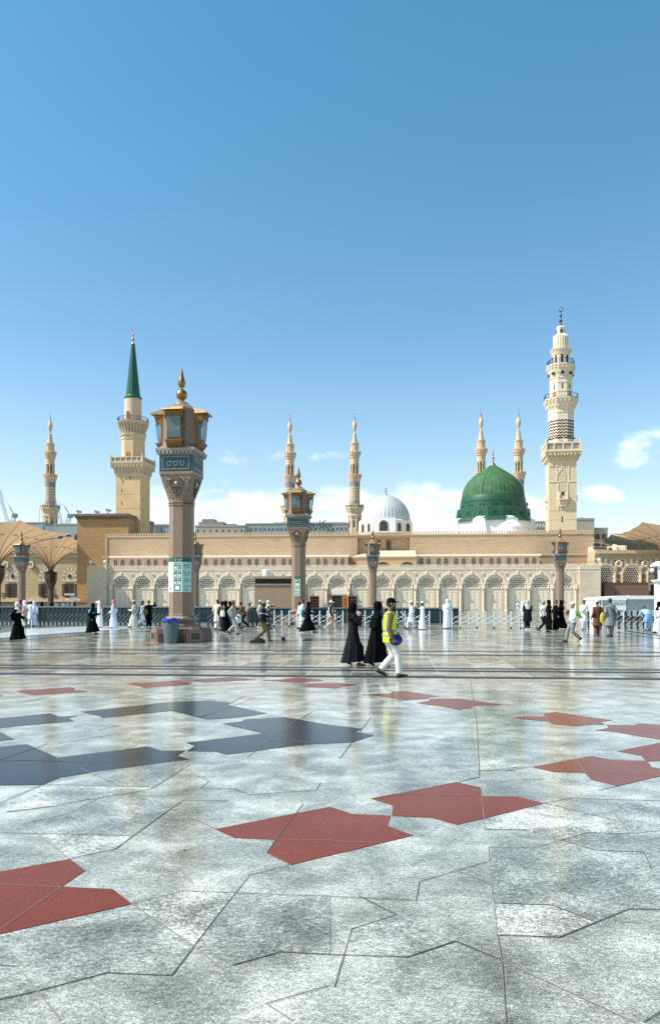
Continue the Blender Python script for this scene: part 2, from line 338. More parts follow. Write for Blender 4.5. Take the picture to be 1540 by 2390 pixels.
red = [Rp((193,650),(590,572),(703,598),(706,637),(875,641),(1000,672),(720,742),(592,772),(470,738),(288,730),(294,682)),
 Lp((1005,792),(1395,715),(1540,688))+Rp((103,722),(281,729),(268,778),(388,822))+Lp((1360,958),(1245,903),(1285,840),(1095,833)),
 Lp((-60,1002),(325,932),(398,985),(285,1062),(525,1073),(615,1142),(0,1283),(-60,1296)),
 Rp((943,502),(1220,450),(1325,470),(1478,473),(1502,503),(1590,516),(1540,545),(1345,590),(1220,562),(1190,527),(1045,525)),
 Rp((1340,428),(1560,384),(1620,390),(1640,470),(1475,475),(1450,447)), Rp((1240,330),(1300,318),(1290,305),(1420,306),(1440,298),(1590,306),(1640,360),(1540,374),(1335,338)),
 Rp((848,271),(880,265),(1000,265),(995,252),(1050,244),(1185,265),(1318,282),(1265,290),(1280,303),(1225,302),(1140,311),(1035,300),(1025,290)),
 Rp((405,202),(460,192),(465,183),(600,181),(665,190),(805,210),(665,215),(663,226),(600,232),(520,218)),
 Rp((145,163),(280,158),(290,148),(350,146),(405,155),(510,170),(460,175),(455,182),(340,187),(215,168)),
 Lp((75,147),(100,143),(330,128),(350,133),(345,142),(405,147),(340,153),(155,165),(105,155)), Lp((585,112),(650,109),(815,98),(895,107),(880,117),(665,130),(650,122)),
 Lp((905,100),(910,92),(1080,80),(1115,84),(1195,93),(1110,97),(950,104)), Lp((1215,95),(1310,93),(1390,82))+Lp((1480,90),(1510,95),(1480,99),(1400,104),(1320,102)),
 Lp((1390,122),(1440,118),(1430,112),(1540,110),(1580,108),(1670,118),(1610,124),(1560,133),(1470,128)), Lp((-80,160),(15,167),(-20,176),(-80,180))]
sheet('red_paving', [q for i, q in enumerate(red) if i not in (3,6,8,10,5)], RED, .0005, .004, 'dark red granite star pieces set in the marble floor')
sheet('brown_red_paving', [red[i] for i in (3,6,8,10,5)], RED2, .0005, .004, 'brownish red granite star pieces set in the marble floor')
blk = [Lp((1040,298),(1130,287),(1140,279),(1330,268),(1385,278),(1540,305))+Rp((150,322),(120,338),(205,352),(110,385))+Lp((1430,395),(1060,443),(1000,428),(870,427),(910,402),(868,388),(1225,345),(1275,355)),
 Lp((-60,412),(125,395),(270,458),(690,405),(750,425),(865,425),(830,448),(882,467),(440,525),(280,550),(200,584),(-60,588)),
 Lp((-60,279),(235,250),(275,265),(360,262),(320,272),(345,286),(0,318),(-60,325)), Lp((-60,315),(0,338),(68,372),(0,378),(-60,384)),
 Lp((378,243),(800,197),(970,191),(1070,200),(1060,210),(1245,250),(1170,262),(1080,272),(965,278),(895,262),(800,238),(480,271),(460,262))]
sheet('black_paving', blk, BLACK, .0005, .004, 'dark blue black granite star pieces set in the marble floor')
pale = [Rp((725,790),(722,745),(1000,674),(1335,755),(1395,813),(1200,808),(1080,843),(920,796)), Lp((205,814),(615,826),(540,883),(328,928)),
 Rp((765,1142),(1035,1152),(1238,1230),(1070,1298),(782,1288)), Lp((10,680),(200,588),(720,598),(625,620),(480,640),(250,684),(25,712)), Lp((860,1086),(1098,1092),(903,1338),(620,1144)), Rp((700,455),(900,500),(700,520))]
gm_ = [Lp((617,1146),(902,1340),(800,1476),(500,1463),(170,1550),(0,1588),(0,1286)), Lp((112,770),(320,721),(480,641),(630,623),(716,661),(798,695),(620,823),(206,812),(170,810)), Lp((376,510),(470,480),(880,468),(838,518),(718,594),(632,620)),
 Rp((745,942),(742,880),(950,884),(1085,847),(1200,812),(1395,817),(1540,830),(1540,1168),(1395,1166),(1240,1228),(1035,1148),(766,1138),(756,1048)), Rp((1287,655),(1540,660),(1540,800),(1397,813)), Rp((100,1262),(310,1196),(585,1318),(360,1391),(66,1380)), Lp((1098,1092),(1540,1110),(1540,1378),(1310,1365),(1085,1428),(905,1342)), Rp((657,300),(430,420),(370,470),(440,500),(600,570),(695,550))]
sheet('grey_paving', gm_, GREYM, .0005, .0032, 'darker grey marble pieces in the near floor')
sheet('pale_paving', pale, PALE, .0005, .004, 'paler speckled marble pieces in the near floor')
def strip(p, q, w_):
    p = Vector((*p, 0)); q = Vector((*q, 0)); t = (q-p).normalized(); nrm = Vector((-t.y, t.x, 0))*w_/2
    return [(a.x, a.y) for a in (p-nrm, q-nrm, q+nrm, p+nrm)]
def joints(lines, wd):
    out = []
    for l in lines:
        for a, b in zip(l, l[1:]):
            if Vector(a) != Vector(b): out.append(strip(a, b, wd*(1+.05*max(0, a[1]-6))))
    return out
jd = [Lp((0,1590),(170,1552),(500,1465),(800,1478),(905,1340),(1100,1088),(1165,1008),(1360,958)), Lp((615,1142),(860,1084),(1540,1108))+Rp((400,1127)), Rp((415,1040),(743,943)), Rp((740,878),(950,882),(1085,845),(1200,810),(1395,815)),
 Lp((0,1432),(80,1435)), Lp((1085,1430),(1310,1367),(1540,1380))+Rp((360,1393),(585,1318)), Lp((1540,1525),(1240,1610)), Rp((100,1262),(310,1195)), Rp((65,1380),(20,1530)),
 Lp((0,810),(620,825)), Lp((325,932),(540,885),(620,825),(800,695),(855,658),(1060,660)), Lp((25,713),(250,685)), Lp((110,770),(320,720),(480,640)), Lp((0,670),(200,584),(720,596),(840,520),(890,487)),
 Lp((935,600),(1090,605),(1165,632),(1475,610),(1495,575)), Lp((0,470),(225,392)), Lp((-20,476),(130,471),(310,476)), Lp((1415,672),(1245,903)), Rp((655,100),(685,300),(697,550),(600,572)), Rp((920,798),(725,795)), Rp((1080,845),(1240,893),(1465,902),(1500,980)),
 Rp((1000,672),(1130,648),(1285,655),(1540,660)), Rp((1000,672),(1335,755)), Rp((1255,612),(1345,590)), Rp((780,1290),(1070,1300),(1395,1168),(1540,1170)), Rp((765,1140),(1035,1150),(1240,1230)), Rp((585,1318),(795,1405)), Rp((1465,1698),(1540,1650)),
 Rp((130,1105),(310,1195)), Rp((190,270),(45,462)), 

Lp((460,330),(560,305)), Lp((270,390),(600,340)), Lp((1380,290),(1460,240)), Lp((1060,210),(1140,170)), Lp((860,275),(960,262)), Rp((900,560),(1000,560)), Rp((820,520),(940,500)), Rp((700,520),(860,518)),
 Lp((620,245),(700,215)), Lp((600,180),(800,150)), Lp((100,200),(240,170)), Lp((860,170),(1000,190)), ]
jl = [Lp((615,1142),(905,1340),(1040,1450)), Lp((80,1435),(280,1685)), Lp((110,770),(325,932)), Lp((375,508),(630,622)), Lp((720,660),(1005,792)), Lp((830,500),(975,567),(935,600)), Lp((125,395),(310,476),(690,483)), Lp((440,480),(640,395)), Lp((375,508),(440,480)),
 Lp((1225,345),(1275,355),(1150,460)), Lp((1315,330),(1385,278)), Lp((1440,385),(1360,378),(1250,382)), Lp((930,275),(1180,180)), Lp((1540,845),(1290,842)), Rp((703,598),(725,795)), Rp((1285,655),(1395,815)), Rp((755,1050),(780,1290),(800,1410),(820,1698)), Rp((600,990),(755,1050)), Rp((800,1410),(1420,1698)),
 Rp((415,1040),(400,1127)), Rp((743,943),(740,878)), Rp((65,1380),(100,1262)), Rp((1130,440),(1190,527)), Rp((995,252),(1035,312)), Lp((1240,1610),(1365,1690)), Rp((1190,527),(1540,545)), Lp((0,1050),(285,1065),(0,1262)), Rp((193,650),(300,630),(706,637)), Rp((663,226),(665,190)), Rp((0,850),(240,858))]
sheet('paving_joint', joints(jd, .0037), JOINT_D, .0045, .006, 'thin dark joints between the marble slabs')
sheet('sandy_paving_joint', joints(jl, .0042), JOINT_L, .0045, .0062, 'thin sand coloured joints between the marble slabs')
bands = []
cy, sy = cos(YAW), sin(YAW)
for v_, w_ in ((26.45,.36),(24.7,.36),(19.75,.30),(19.05,.34),(17.45,.40)):
    bands.append([(s*cy-vv*sy, s*sy+vv*cy) for s, vv in ((-60,v_-w_/2),(60,v_-w_/2),(60,v_+w_/2),(-60,v_+w_/2))])
def lp(*p): return [gr(*q) for q in p]
for a, b_ in zip(*[(lambda q: (q, q[1:]))(lp((-60,1497),(0,1490.5),(55,1486),(197,1475.8),(290,1470),(364,1466.5)))][0]): bands.append(strip(a, b_, .26))
for a, b_ in zip(*[(lambda q: (q, q[1:]))(lp((-60,1506),(0,1498),(197,1482.8),(300,1476),(364,1471.5)))][0]): bands.append(strip(a, b_, .22))
bands.append(strip(gr(1462,1473), gr(1600,1494), .35)); bands.append(strip(gr(1440,1476), gr(1600,1500), .2))
sheet('dark_paving_band', bands, BAND, .0005, .004, 'narrow dark granite bands running across the plaza')
sheet('pale_lane', [lp((-60,1484),(0,1478),(55,1468.8),(197,1462),(360,1462),(364,1465.5),(290,1469),(197,1474.8),(55,1484.5),(-60,1495))], LANE, .0005, .004, 'pale marble lane leading to the barrier on the left')

# ------------------------------------------------------------------ the mosque (local frame: x along the facade, y into the building)
MO = Vector((0, 138, 0))
def su(px, v=0.0):                # facade coordinate of a picture column at setback v
    k = (px-770)/F; c = cos(YAW); n = -sin(YAW)
    return (k*(MO.y+v*c)-v*n)/(c+k*n)
def dep(px, v=0.0): s_ = su(px, v); return MO.y+s_*sin(YAW)+v*cos(YAW)
def mloc(px, v): s_ = su(px, v); return (MO.x+s_*cos(YAW)-v*sin(YAW), dep(px, v), 0)
mosque = thing('mosque', 'long cream stone mosque building with arched arcade and crenellated walls behind the barriers', 'mosque', MO, YAW)
def crenels(m, x0, x1, z, y0, y1, pitch, h):
    n = max(1, int((x1-x0)/pitch)); p = (x1-x0)/n; s_ = pitch
    for i in range(n):
        c = x0+(i+.5)*p
        m.prism([(c+a*s_, z+b*h) for a, b in ((-.44,0),(.44,0),(.38,.10),(.13,.26),(.34,.48),(.34,.70),(0,1.0),(-.34,.70),(-.34,.48),(-.13,.26),(-.38,.10))], y0, y1)
P = 3.95; X0 = -38.16; AXL, AXR = X0-P/2-.65, X0+20*P+P/2+.55; HT = 7.87; ZS = 4.80; RI = 1.60; RO = 1.90
front = MB()
for i in range(21):               # spandrels with the arch openings cut out, and the piers under them
    c = X0+i*P
    front.prism([(c-P/2, ZS)]+[(c-RI*cos(PI*j/20), ZS+RI*sin(PI*j/20)) for j in range(21)]+[(c+P/2, ZS), (c+P/2, HT), (c-P/2, HT)], 0, .6)
    front.box(c-P/2, c-RI, .0, .6, 0, ZS-.001); front.box(c+RI, c+P/2, .0, .6, 0, ZS-.001)
front.box(AXL, X0-P/2, .0, .6, 0, HT); front.box(X0+20*P+P/2, AXR, .0, .6, 0, HT)
front.box(AXL, AXR, .601, 3.9, HT-.4, HT)
obj('arcade_wall', front, CREAM_W, mosque)
for x0, x1 in ((su(205), AXL), (AXR, su(1400))):
    q = MB(); q.box(x0, x1, -.45, 4.2, 0, HT+.02); q.box(x0-.04, x1+.04, -.50, 4.22, 7.28, 7.40); obj('end_pavilion', q, CREAM_W, mosque)
    q = MB(); crenels(q, x0, x1, HT+.02, -.45, -.2, .41, .42)
    obj('crenellation', q, CREAM, mosque)
q = MB(); q.box(AXL+.05, AXR-.05, -.05, 0, 7.30, 7.40); obj('string_course', q, CREAM, mosque)
q = MB(); crenels(q, AXL+.02, AXR-.02, HT, 0, .28, .41, .42); obj('crenellation', q, CREAM, mosque)
tyb = MB(); tyb.box(AXL, AXR, 1.15, 1.5, 0, HT-.41); obj('arcade_back_wall', tyb, CREAM, mosque)
arch0 = None
for i in range(21):
    c = X0+i*P
    if arch0 is None:
        m = MB(); m.arch(0, 0, RI-.02, RO, -.14, 0); m.arch(0, 0, RI-.10, RI-.021, .06, .24); m.arch(0, 0, RO+.001, RO+.07, -.10, 0)
        m.lathe([(.05,0),(.2,.02),(.22,.12),(.12,.2),(.14,.28),(.03,.36)], 10, (0, -.1, RO+.02))
        a = arch0 = obj('arch', m, CREAM, mosque, 30)
        m = MB(); m.prism([(-1.5,-.62)]+[(1.5*cos(t), 1.5*sin(t)) for t in [PI-PI*j/20 for j in range(21)]]+[(1.5,-.62)], .25, .70); pn = obj('window_lattice', m, TYMP, a)
        m = MB(); dz = .34; dx = .44
        for r_ in range(7):
            z = -.48+r_*dz
            for k in range(-6, 7):
                x = (k+(.5 if r_ % 2 else 0))*dx
                if x*x+(max(0, z+.1))**2 < 1.28**2 and z < 1.25:
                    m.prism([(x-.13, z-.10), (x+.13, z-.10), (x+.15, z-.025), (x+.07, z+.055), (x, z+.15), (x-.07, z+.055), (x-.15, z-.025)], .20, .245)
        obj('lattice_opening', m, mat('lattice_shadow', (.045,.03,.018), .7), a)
        m = MB(); m.box(-1.5, 1.5, .18, .7, -.80, -.621); m.box(-1.5, 1.5, .30, .72, -ZS, -.801)
        for k in range(3):
            x = -1.27+k*.86
            for x0, x1, z0, z1 in ((x,x+.05,-4.55,-1.35),(x+.77,x+.82,-4.55,-1.35),(x+.051,x+.769,-1.40,-1.35),(x+.051,x+.769,-4.55,-4.5)): m.box(x0, x1, .26, .30, z0, z1)
            m.box(x+.12, x+.70, .275, .30, -4.4, -1.5)
        obj('blind_door_panel', m, TYMP, a)
    else: a = dup(arch0, mosque)
    a.location = (c, 0, ZS)
col0 = rd0 = None
for i in range(22):
    c = X0+(i-.5)*P
    if col0 is None:
        m = MB(); m.lathe([(.22,0),(.22,.2),(.15,.26),(.15,3.55),(.19,3.6)], 14, (0,-.12,0)); col0 = obj('column', m, CREAM, mosque, 30)
        m = MB(); m.poly([(.17,3.62),(.24,3.85),(.25,3.95),(.30,3.97),(.30,4.1)], 4, (0,-.12,0)); m.box(-.27, .27, -.25, 0, 4.101, 4.78); obj('capital', m, CREAM, col0)
    else: col0 = dup(col0, mosque)
    col0.location = (c, 0, 0)
    if 0 < i < 21:
        if rd0 is None:
            m = MB(); m.torus((0,-.03,0), .24, .055, 18, 6); m.lathe([(.2,-.02),(.2,.02)], 16); rd0 = obj('roundel', m, CREAM, mosque, 40)
        else: rd0 = dup(rd0, mosque)
        rd0.location = (c, 0, 6.52)
# doorway in the eleventh arch and the shelves beside it
dw = thing('doorway', 'open dark doorway with one carved orange wooden leaf under the middle arch', 'doorway', mloc(796, -.05), YAW)
m = MB(); m.box(-1.62, 1.5, .0, .28, 0, 2.78); obj('dark_interior', m, DARK, dw)
m = MB(); m.box(.16, 1.42, -.06, -.002, 0, 2.72)
for z in (.3, 1.05, 1.85): m.box(.3, 1.28, -.085, -.0601, z, z+.62)
obj('door_leaf', m, WOOD, dw)
m = MB(); m.box(.62, .98, -.115, -.0852, 1.1, 1.6); m.torus((.8,-.1,2.1), .17, .03, 16, 6); m.torus((.8,-.1,.6), .17, .03, 16, 6); obj('door_carving', m, GILT, dw)
m = MB(); m.box(-1.75, 1.65, -.08, .25, 2.781, 3.95); m.box(-1.6, 1.5, -.13, -.0801, 3.0, 3.7); obj('door_lintel', m, TYMP, dw)
for x in (-2.3, 1.5): m = MB(); m.box(x, x+.62, -.2, -.135, 2.30, 2.86); obj('brass_plate', m, GILT, dw)
for px, lab in ((734, 'dark wooden shoe shelf left of the open mosque doorway'), (822, 'dark wooden shoe shelf right of the open mosque doorway')):
    bs = thing('shoe_shelf', lab, 'shelf', mloc(px, -.75), YAW, 'wooden shelves beside the mosque door')
    m = MB(); m.box(-.78, .78, .38, .45, 0, 2.55); m.box(-.84, .84, -.02, .47, 2.551, 2.66)
    for k in range(4): m.box(-.78+k*.497, -.71+k*.497, 0, .379, 0, 2.55)
    for z in (0, .5, 1.0, 1.5, 2.0): m.box(-.705, .705, .02, .378, z, z+.06)
    obj('shelf_frame', m, mat('shelf_wood', (.20,.07,.035), .5, var=.2), bs)
    m = MB(); m.box(-.70, .70, .30, .379, .07, 2.54); obj('shelf_back', m, DARK, bs)
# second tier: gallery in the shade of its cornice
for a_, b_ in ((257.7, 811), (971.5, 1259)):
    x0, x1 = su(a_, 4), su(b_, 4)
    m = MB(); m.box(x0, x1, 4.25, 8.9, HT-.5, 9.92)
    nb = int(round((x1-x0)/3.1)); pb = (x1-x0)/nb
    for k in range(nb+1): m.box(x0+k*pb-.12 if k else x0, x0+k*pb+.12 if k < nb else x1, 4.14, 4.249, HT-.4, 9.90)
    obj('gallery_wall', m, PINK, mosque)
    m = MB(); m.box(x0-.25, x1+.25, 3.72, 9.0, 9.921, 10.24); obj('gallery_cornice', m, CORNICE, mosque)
    for k in range(nb):
        for sgn in (-1, 1):
            c = x0+(k+.5)*pb+sgn*.66
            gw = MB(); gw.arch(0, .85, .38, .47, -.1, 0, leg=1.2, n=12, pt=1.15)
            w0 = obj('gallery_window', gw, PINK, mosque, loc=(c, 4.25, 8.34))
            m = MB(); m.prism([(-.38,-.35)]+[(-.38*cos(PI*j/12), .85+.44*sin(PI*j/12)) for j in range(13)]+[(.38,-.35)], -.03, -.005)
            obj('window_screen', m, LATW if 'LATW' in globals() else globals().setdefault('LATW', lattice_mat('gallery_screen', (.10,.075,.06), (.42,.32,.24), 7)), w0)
# upper wall with niche, battlement and buttress
V9 = 9.0; x0, x1 = su(246, V9), su(1385, V9); ZT = hz(1248.5, dep(790, V9)); na, nb_ = su(833.8, V9), su(956, V9); nz0, nz1 = hz(1300, 147), hz(1256, 147)
m = MB(); m.box(x0, na, V9, V9+14, 0, ZT); m.box(nb_, x1, V9, V9+14, 0, ZT); m.box(na, nb_, V9+.7, V9+14, 0, ZT); m.box(na, nb_, V9, V9+.699, nz1, ZT)
m.box(x0, x0+.4, V9-.15, V9-.001, 0, ZT)
obj('upper_wall', m, TAN_W, mosque)
m = MB(); m.box(x0, x1, V9-.12, V9-.001, ZT-.16, ZT+.02)
for a_, b_ in ((x0-.6, na-3), (nb_+1, x1+.1)): m.box(a_, b_, V9-.13, V9-.002, 10.25, 10.5)
obj('upper_string_course', m, mat('tan_trim', (.58,.40,.25), .75, var=.05), mosque)
m = MB(); crenels(m, x0+.1, su(1278, V9), ZT+.02, V9, V9+.3, .506, .62); crenels(m, su(1345, V9), x1, ZT+.02, V9, V9+.3, .506, .62)
obj('upper_crenellation', m, mat('tan_crenel', (.55,.40,.26), .75, var=.07), mosque)
for px in (882.5, 906.6):
    gw = MB(); gw.arch(0, 2.0, .36, .56, -.12, .05, leg=2.0, n=14, pt=1.0); gw.box(-.56, .56, -.12, .05, -.16, -.001); w0 = obj('niche_window', gw, mat('orange_stone', (.38,.17,.055), .7, var=.1), mosque, loc=(su(px, V9+.7), V9+.7, nz0+.75))
    m = MB(); m.prism([(-.36,0)]+[(-.36*cos(PI*j/12), 2.0+.36*sin(PI*j/12)) for j in range(13)]+[(.36,0)], -.03, -.004); obj('window_glass', m, mat('dark_window', (.02,.035,.04), .15, var=.2), w0)
# stepped middle block with the sunlit sloping roof
bx0, bx1 = su(822, 2.6), su(971.5, 2.6); fz = hz(1301, dep(890, 2.6)); bz = hz(1288.6, dep(890, V9))
m = MB(); m.box(bx0+.8, bx1, 2.6, V9-.2, HT-.6, fz-.01); obj('middle_block', m, brick('sand_blocks', (.60,.42,.23), (.56,.385,.205), (.42,.29,.15), 1.1, .33), mosque)
m = MB(); m.add([(bx0,2.45,fz),(bx1,2.45,fz),(bx1,V9-.16,bz),(bx0+4.5,V9-.16,bz),(bx0,2.45,fz+.22),(bx1,2.45,fz+.22),(bx1,V9-.16,bz+.25),(bx0+4.5,V9-.16,bz+.25)],
    [(0,3,2,1),(4,5,6,7),(0,1,5,4),(1,2,6,5),(2,3,7,6),(3,0,4,7)]); obj('sloping_roof', m, mat('roof_plaster', (.70,.56,.36), .7, var=.05), mosque)
m = MB(); m.prism([(-1.3,0)]+[(-1.3*cos(PI*j/14), .9*sin(PI*j/14)) for j in range(15)]+[(1.3,0)], -.1, 0); obj('arched_opening', m, BROWNO, mosque, loc=(su(950, 2.6), 2.6, HT+.05)); 
m = MB(); m.prism([(-1.3,0)]+[(-1.3*cos(PI*j/14), .9*sin(PI*j/14)) for j in range(15)]+[(1.3,0)], -.1, 0); obj('arched_opening', m, BROWNO, mosque, loc=(su(893, 2.6), 2.6, HT+.05))
# brick block on the left
bl = thing('brick_block', 'tall orange brown brick block with dark cornice left of the green spired minaret', 'building', mloc(178, 12), YAW)
bh = hz(1200, dep(178, 12)); BW = su(300, 12)-su(178, 12)
m = MB(); m.box(.15, BW, 0, 16, 1.95, bh-1.0); obj('wall', m, ORANGE_W, bl)
m = MB(); m.box(-.12, BW+.1, -.25, 16.1, 0, 1.55); m.box(-.28, BW+.1, -.4, 16.2, 1.551, 1.949); obj('plinth', m, brick('plinth_brick', (.40,.20,.10), (.36,.18,.09), (.22,.11,.05), 1.3, .45, .02), bl)
m = MB(); m.box(0, BW, -.12, 16.1, bh-.999, bh-.75); m.box(-.2, BW, -.3, 16.3, bh-.749, bh-.45); m.box(-.5, BW, -.6, 16.5, bh-.449, bh)
for k in range(22): m.box(.1+k*.42, .32+k*.42, -.28, -.121, bh-.97, bh-.78)
obj('cornice', m, mat('cornice_brown', (.20,.13,.10), .7, var=.1), bl)
def floodlight(px, py, d, lab, sz=.5):
    t = thing('floodlight', lab, 'floodlight', at(px, py, d), YAW, 'floodlights on the brick block roof')
    m = MB(); m.box(-.06, .06, -.05, .05, 0, sz); obj('bracket', m, RAILM, t)
    m = MB(); m.prism([(-.35,sz),(.45,sz-.12),(.55,sz+.25),(-.2,sz+.5)], -.35, .35); obj('lamp_head', m, mat('floodlight_grey', (.28,.28,.27), .5), t)
floodlight(297*.617, 1200, 155, 'small floodlight on the left corner of the brick block roof', .35); floodlight(225, 1200, 155, 'small dark floodlight in the middle of the brick block roof edge', .3); floodlight(252, 1200, 155, 'big tilted floodlight on the brick block roof beside the minaret', .62)
# ------------------------------------------------------------------ side wings of the new mosque
def pointed(m, c, w_, z0, zs, h, y0, y1, n=8):
    L_ = [(c-w_, z0), (c-w_, zs)]+[(c-w_*cos(PI/2*j/n)**.85, zs+h*sin(PI/2*j/n)) for j in range(1, n)]
    m.prism(L_+[(c, zs+h)]+[(2*c-x, z) for x, z in reversed(L_)], y0, y1)
VOUS = [mat('voussoir_pale', (.64,.50,.36), .8, var=.06), mat('voussoir_grey', (.30,.27,.20), .8, var=.06)]
def voussoirs(par, c, zs, ri, ro, y0, y1, n=13, extra=1, pt=1.15):
    for k in range(n):
        a0, a1 = PI*k/n, PI*(k+1)/n
        m = MB(); m.prism([(c+r_*cos(a), zs+r_*pt*sin(a)) for r_, a in ((ri,a0),(ro,a0),(ro,(a0+a1)/2),(ro,a1),(ri,a1),(ri,(a0+a1)/2))], y0, y1); obj('voussoir', m, VOUS[k % 2], par)
    for k in range(extra):
        for sg in (-1, 1): m = MB(); m.box(*sorted((c+sg*ri, c+sg*ro)), y0, y1, zs-(k+1)*.62, zs-k*.62-.002); obj('voussoir', m, VOUS[1-k % 2], par)
lw = thing('mosque_wing', 'sand coloured mosque wing with striped arched windows behind the umbrellas on the left', 'building', (-75, 184, 0), YAW, 'side wings of the mosque')
def lx(px): k = (px-770)/F; c = cos(YAW); n = -sin(YAW); return (k*184+75)/(c+k*n)
LZ = lambda py: hz(py, 182.5)
m = MB(); m.box(-30, lx(182)+1, 0, 12, 0, LZ(1301)); obj('wall', m, WING_W, lw)
m = MB(); m.box(-30, lx(182)+1, -.35, 11.8, LZ(1301)+.001, LZ(1297)); m.box(-30, lx(182)+1, -.2, 11.9, LZ(1297)+.001, LZ(1291)); m.box(-30, lx(182)+1, -.7, 12, LZ(1291)+.001, LZ(1286.5)); obj('cornice', m, mat('wing_cornice', (.50,.39,.26), .75, var=.05), lw)
m = MB(); m.box(-30, lx(182)+1, -.5, -.001, LZ(1402)-.3, LZ(1396)); obj('base_ledge', m, mat('tan_trim', (.5,.4,.3)), lw); m = MB(); m.box(-30, lx(182)+1, -.4, -.002, 0, LZ(1402)-.301); obj('plinth', m, mat('brown_plinth', (.13,.07,.05), .6, var=.2), lw)
for px in (30, 107.5, 162.6):
    c = lx(px); zb, zt = LZ(1395), LZ(1362)
    m = MB(); pointed(m, c, .9, LZ(1356), LZ(1343), 1.5, -.06, -.002); m.box(c-1.35, c+1.35, -.12, -.061, LZ(1357.5), LZ(1356)); w0 = obj('arched_window', m, VOUS[0], lw)
    m = MB(); m.torus((c,-.1,LZ(1345)), .42, .10, 20, 6); m.torus((c,-.1,LZ(1345)), .2, .07, 12, 6)
    for k in range(6): m.tube((c+.1*cos(k*PI/3), -.1, LZ(1345)+.1*sin(k*PI/3)), (c+.42*cos(k*PI/3), -.1, LZ(1345)+.42*sin(k*PI/3)), .05, n=6)
    obj('rosette', m, BROWNO, w0)
    voussoirs(lw, c, LZ(1345), 1.0, 1.75, -.1, -.003, 11, 2)
    m = MB(); m.box(c-1.0, c+1.0, -.05, -.003, zb, zt); d0 = obj('grilled_door', m, mat('brown_grille', (.035,.022,.012), .6, var=.4, scale=12), lw)
    for xa, xb in ((-1.75,-1.15),(1.3,1.65)): m = MB(); m.box(c+xa, c+xb, -.3, -.004, zb+.3, zt-.1); obj('shutter', m, BROWNO, d0)
for px in (15, 74): m = MB(); m.torus((0,-.3,0), .6, .22, 20, 8); m.lathe([(.5,-.1),(.5,.1)], 16); obj('roundel', m, mat('roundel_cream', (.68,.56,.40), .7), lw, 40, loc=(lx(px), 0, LZ(1318)))
rw = thing('mosque_wing', 'sand coloured mosque wing with striped arches and lattice windows at the right edge', 'building', mloc(1388, 3.5), YAW, 'side wings of the mosque')
R0 = su(1388, 3.5); rx = lambda px: su(px, 3.5)-R0; RD = dep(1460, 3.5); RZ = lambda py: hz(py, RD)
m = MB(); m.box(0, 40, .5, 14, 0, RZ(1307)); obj('wall', m, WING_W, rw)
m = MB()
for a_, b_, o_ in ((1307,1303,.25),(1303,1296,.05),(1296,1292,.35),(1292,1284,.8)): m.box(0, 40, .5-o_, 14, RZ(a_)+.001, RZ(b_))
obj('cornice', m, mat('wing_cornice', (.5,.39,.26)), rw)
for px in (1414, 1473.6, 1533):
    c = rx(px); zs = RZ(1341); zb = RZ(1358)
    m = MB(); pointed(m, c, 1.52, RZ(1363)-1.2, zs, 1.75, .36, .499); w0 = obj('arched_window', m, TYMP, rw)
    m = MB()
    for r_ in range(8):
        z = RZ(1354)+r_*.33-.3
        for k in range(-4, 5):
            x = (k+(.5 if r_ % 2 else 0))*.38
            if abs(x) < 1.22 and (z < zs or x*x+(z-zs)**2 < 1.25**2): m.prism([(c+x-.13, z-.1),(c+x+.13, z-.1),(c+x+.14, z),(c+x, z+.15),(c+x-.14, z)], .31, .355)
    obj('lattice_opening', m, DARK, w0)
    m = MB(); m.arch(c, zs, 1.52, 1.70, -.1, .45, leg=zs-.2, pt=1.15); obj('arch_reveal', m, mat('reveal_cream', (.66,.53,.36), .75), rw, 30)
    voussoirs(rw, c, zs, 1.71, 2.5, .2, .498, 13, 3)
for px in (1444.6, 1506.6): m = MB(); m.torus((0,-.35,0), .48, .2, 20, 8); m.lathe([(.42,-.1),(.42,.1)], 16); obj('roundel', m, mat('roundel_cream', (.68,.56,.4)), rw, 40, loc=(rx(px), .5, RZ(1316)))
m = MB(); m.box(rx(1520), rx(1560), .2, .499, 0, RZ(1365)); obj('dark_doorway', m, DARK, rw)
m = MB(); m.box(rx(1402)+.2, rx(1506), -1.6, .49, 0, RZ(1363)+.1); m.box(rx(1402)+.1, rx(1506)+.1, -1.7, .495, RZ(1363)+.101, RZ(1361.5)+.1); obj('brown_screen_wall', m, brick('brown_blocks', (.23,.125,.085), (.21,.112,.075), (.15,.08,.05), 1.3, .4), rw)
m = MB(); m.box(rx(1388)+.2, rx(1470), 3, 9, RZ(1284)+.002, RZ(1273)); m.box(rx(1440), rx(1448), 2.4, 2.9, RZ(1284)+.002, RZ(1268)); m.box(rx(1450), rx(1475), 3.2, 9, RZ(1284)+.002, RZ(1270)); obj('roof_structure', m, CORNICE, rw)
m = MB(); m.box(rx(1395), rx(1425), 2.6, 2.99, RZ(1279), RZ(1274)); m.box(rx(1431), rx(1438), 2.7, 2.99, RZ(1283), RZ(1276)); obj('roof_opening', m, BROWNO, rw)
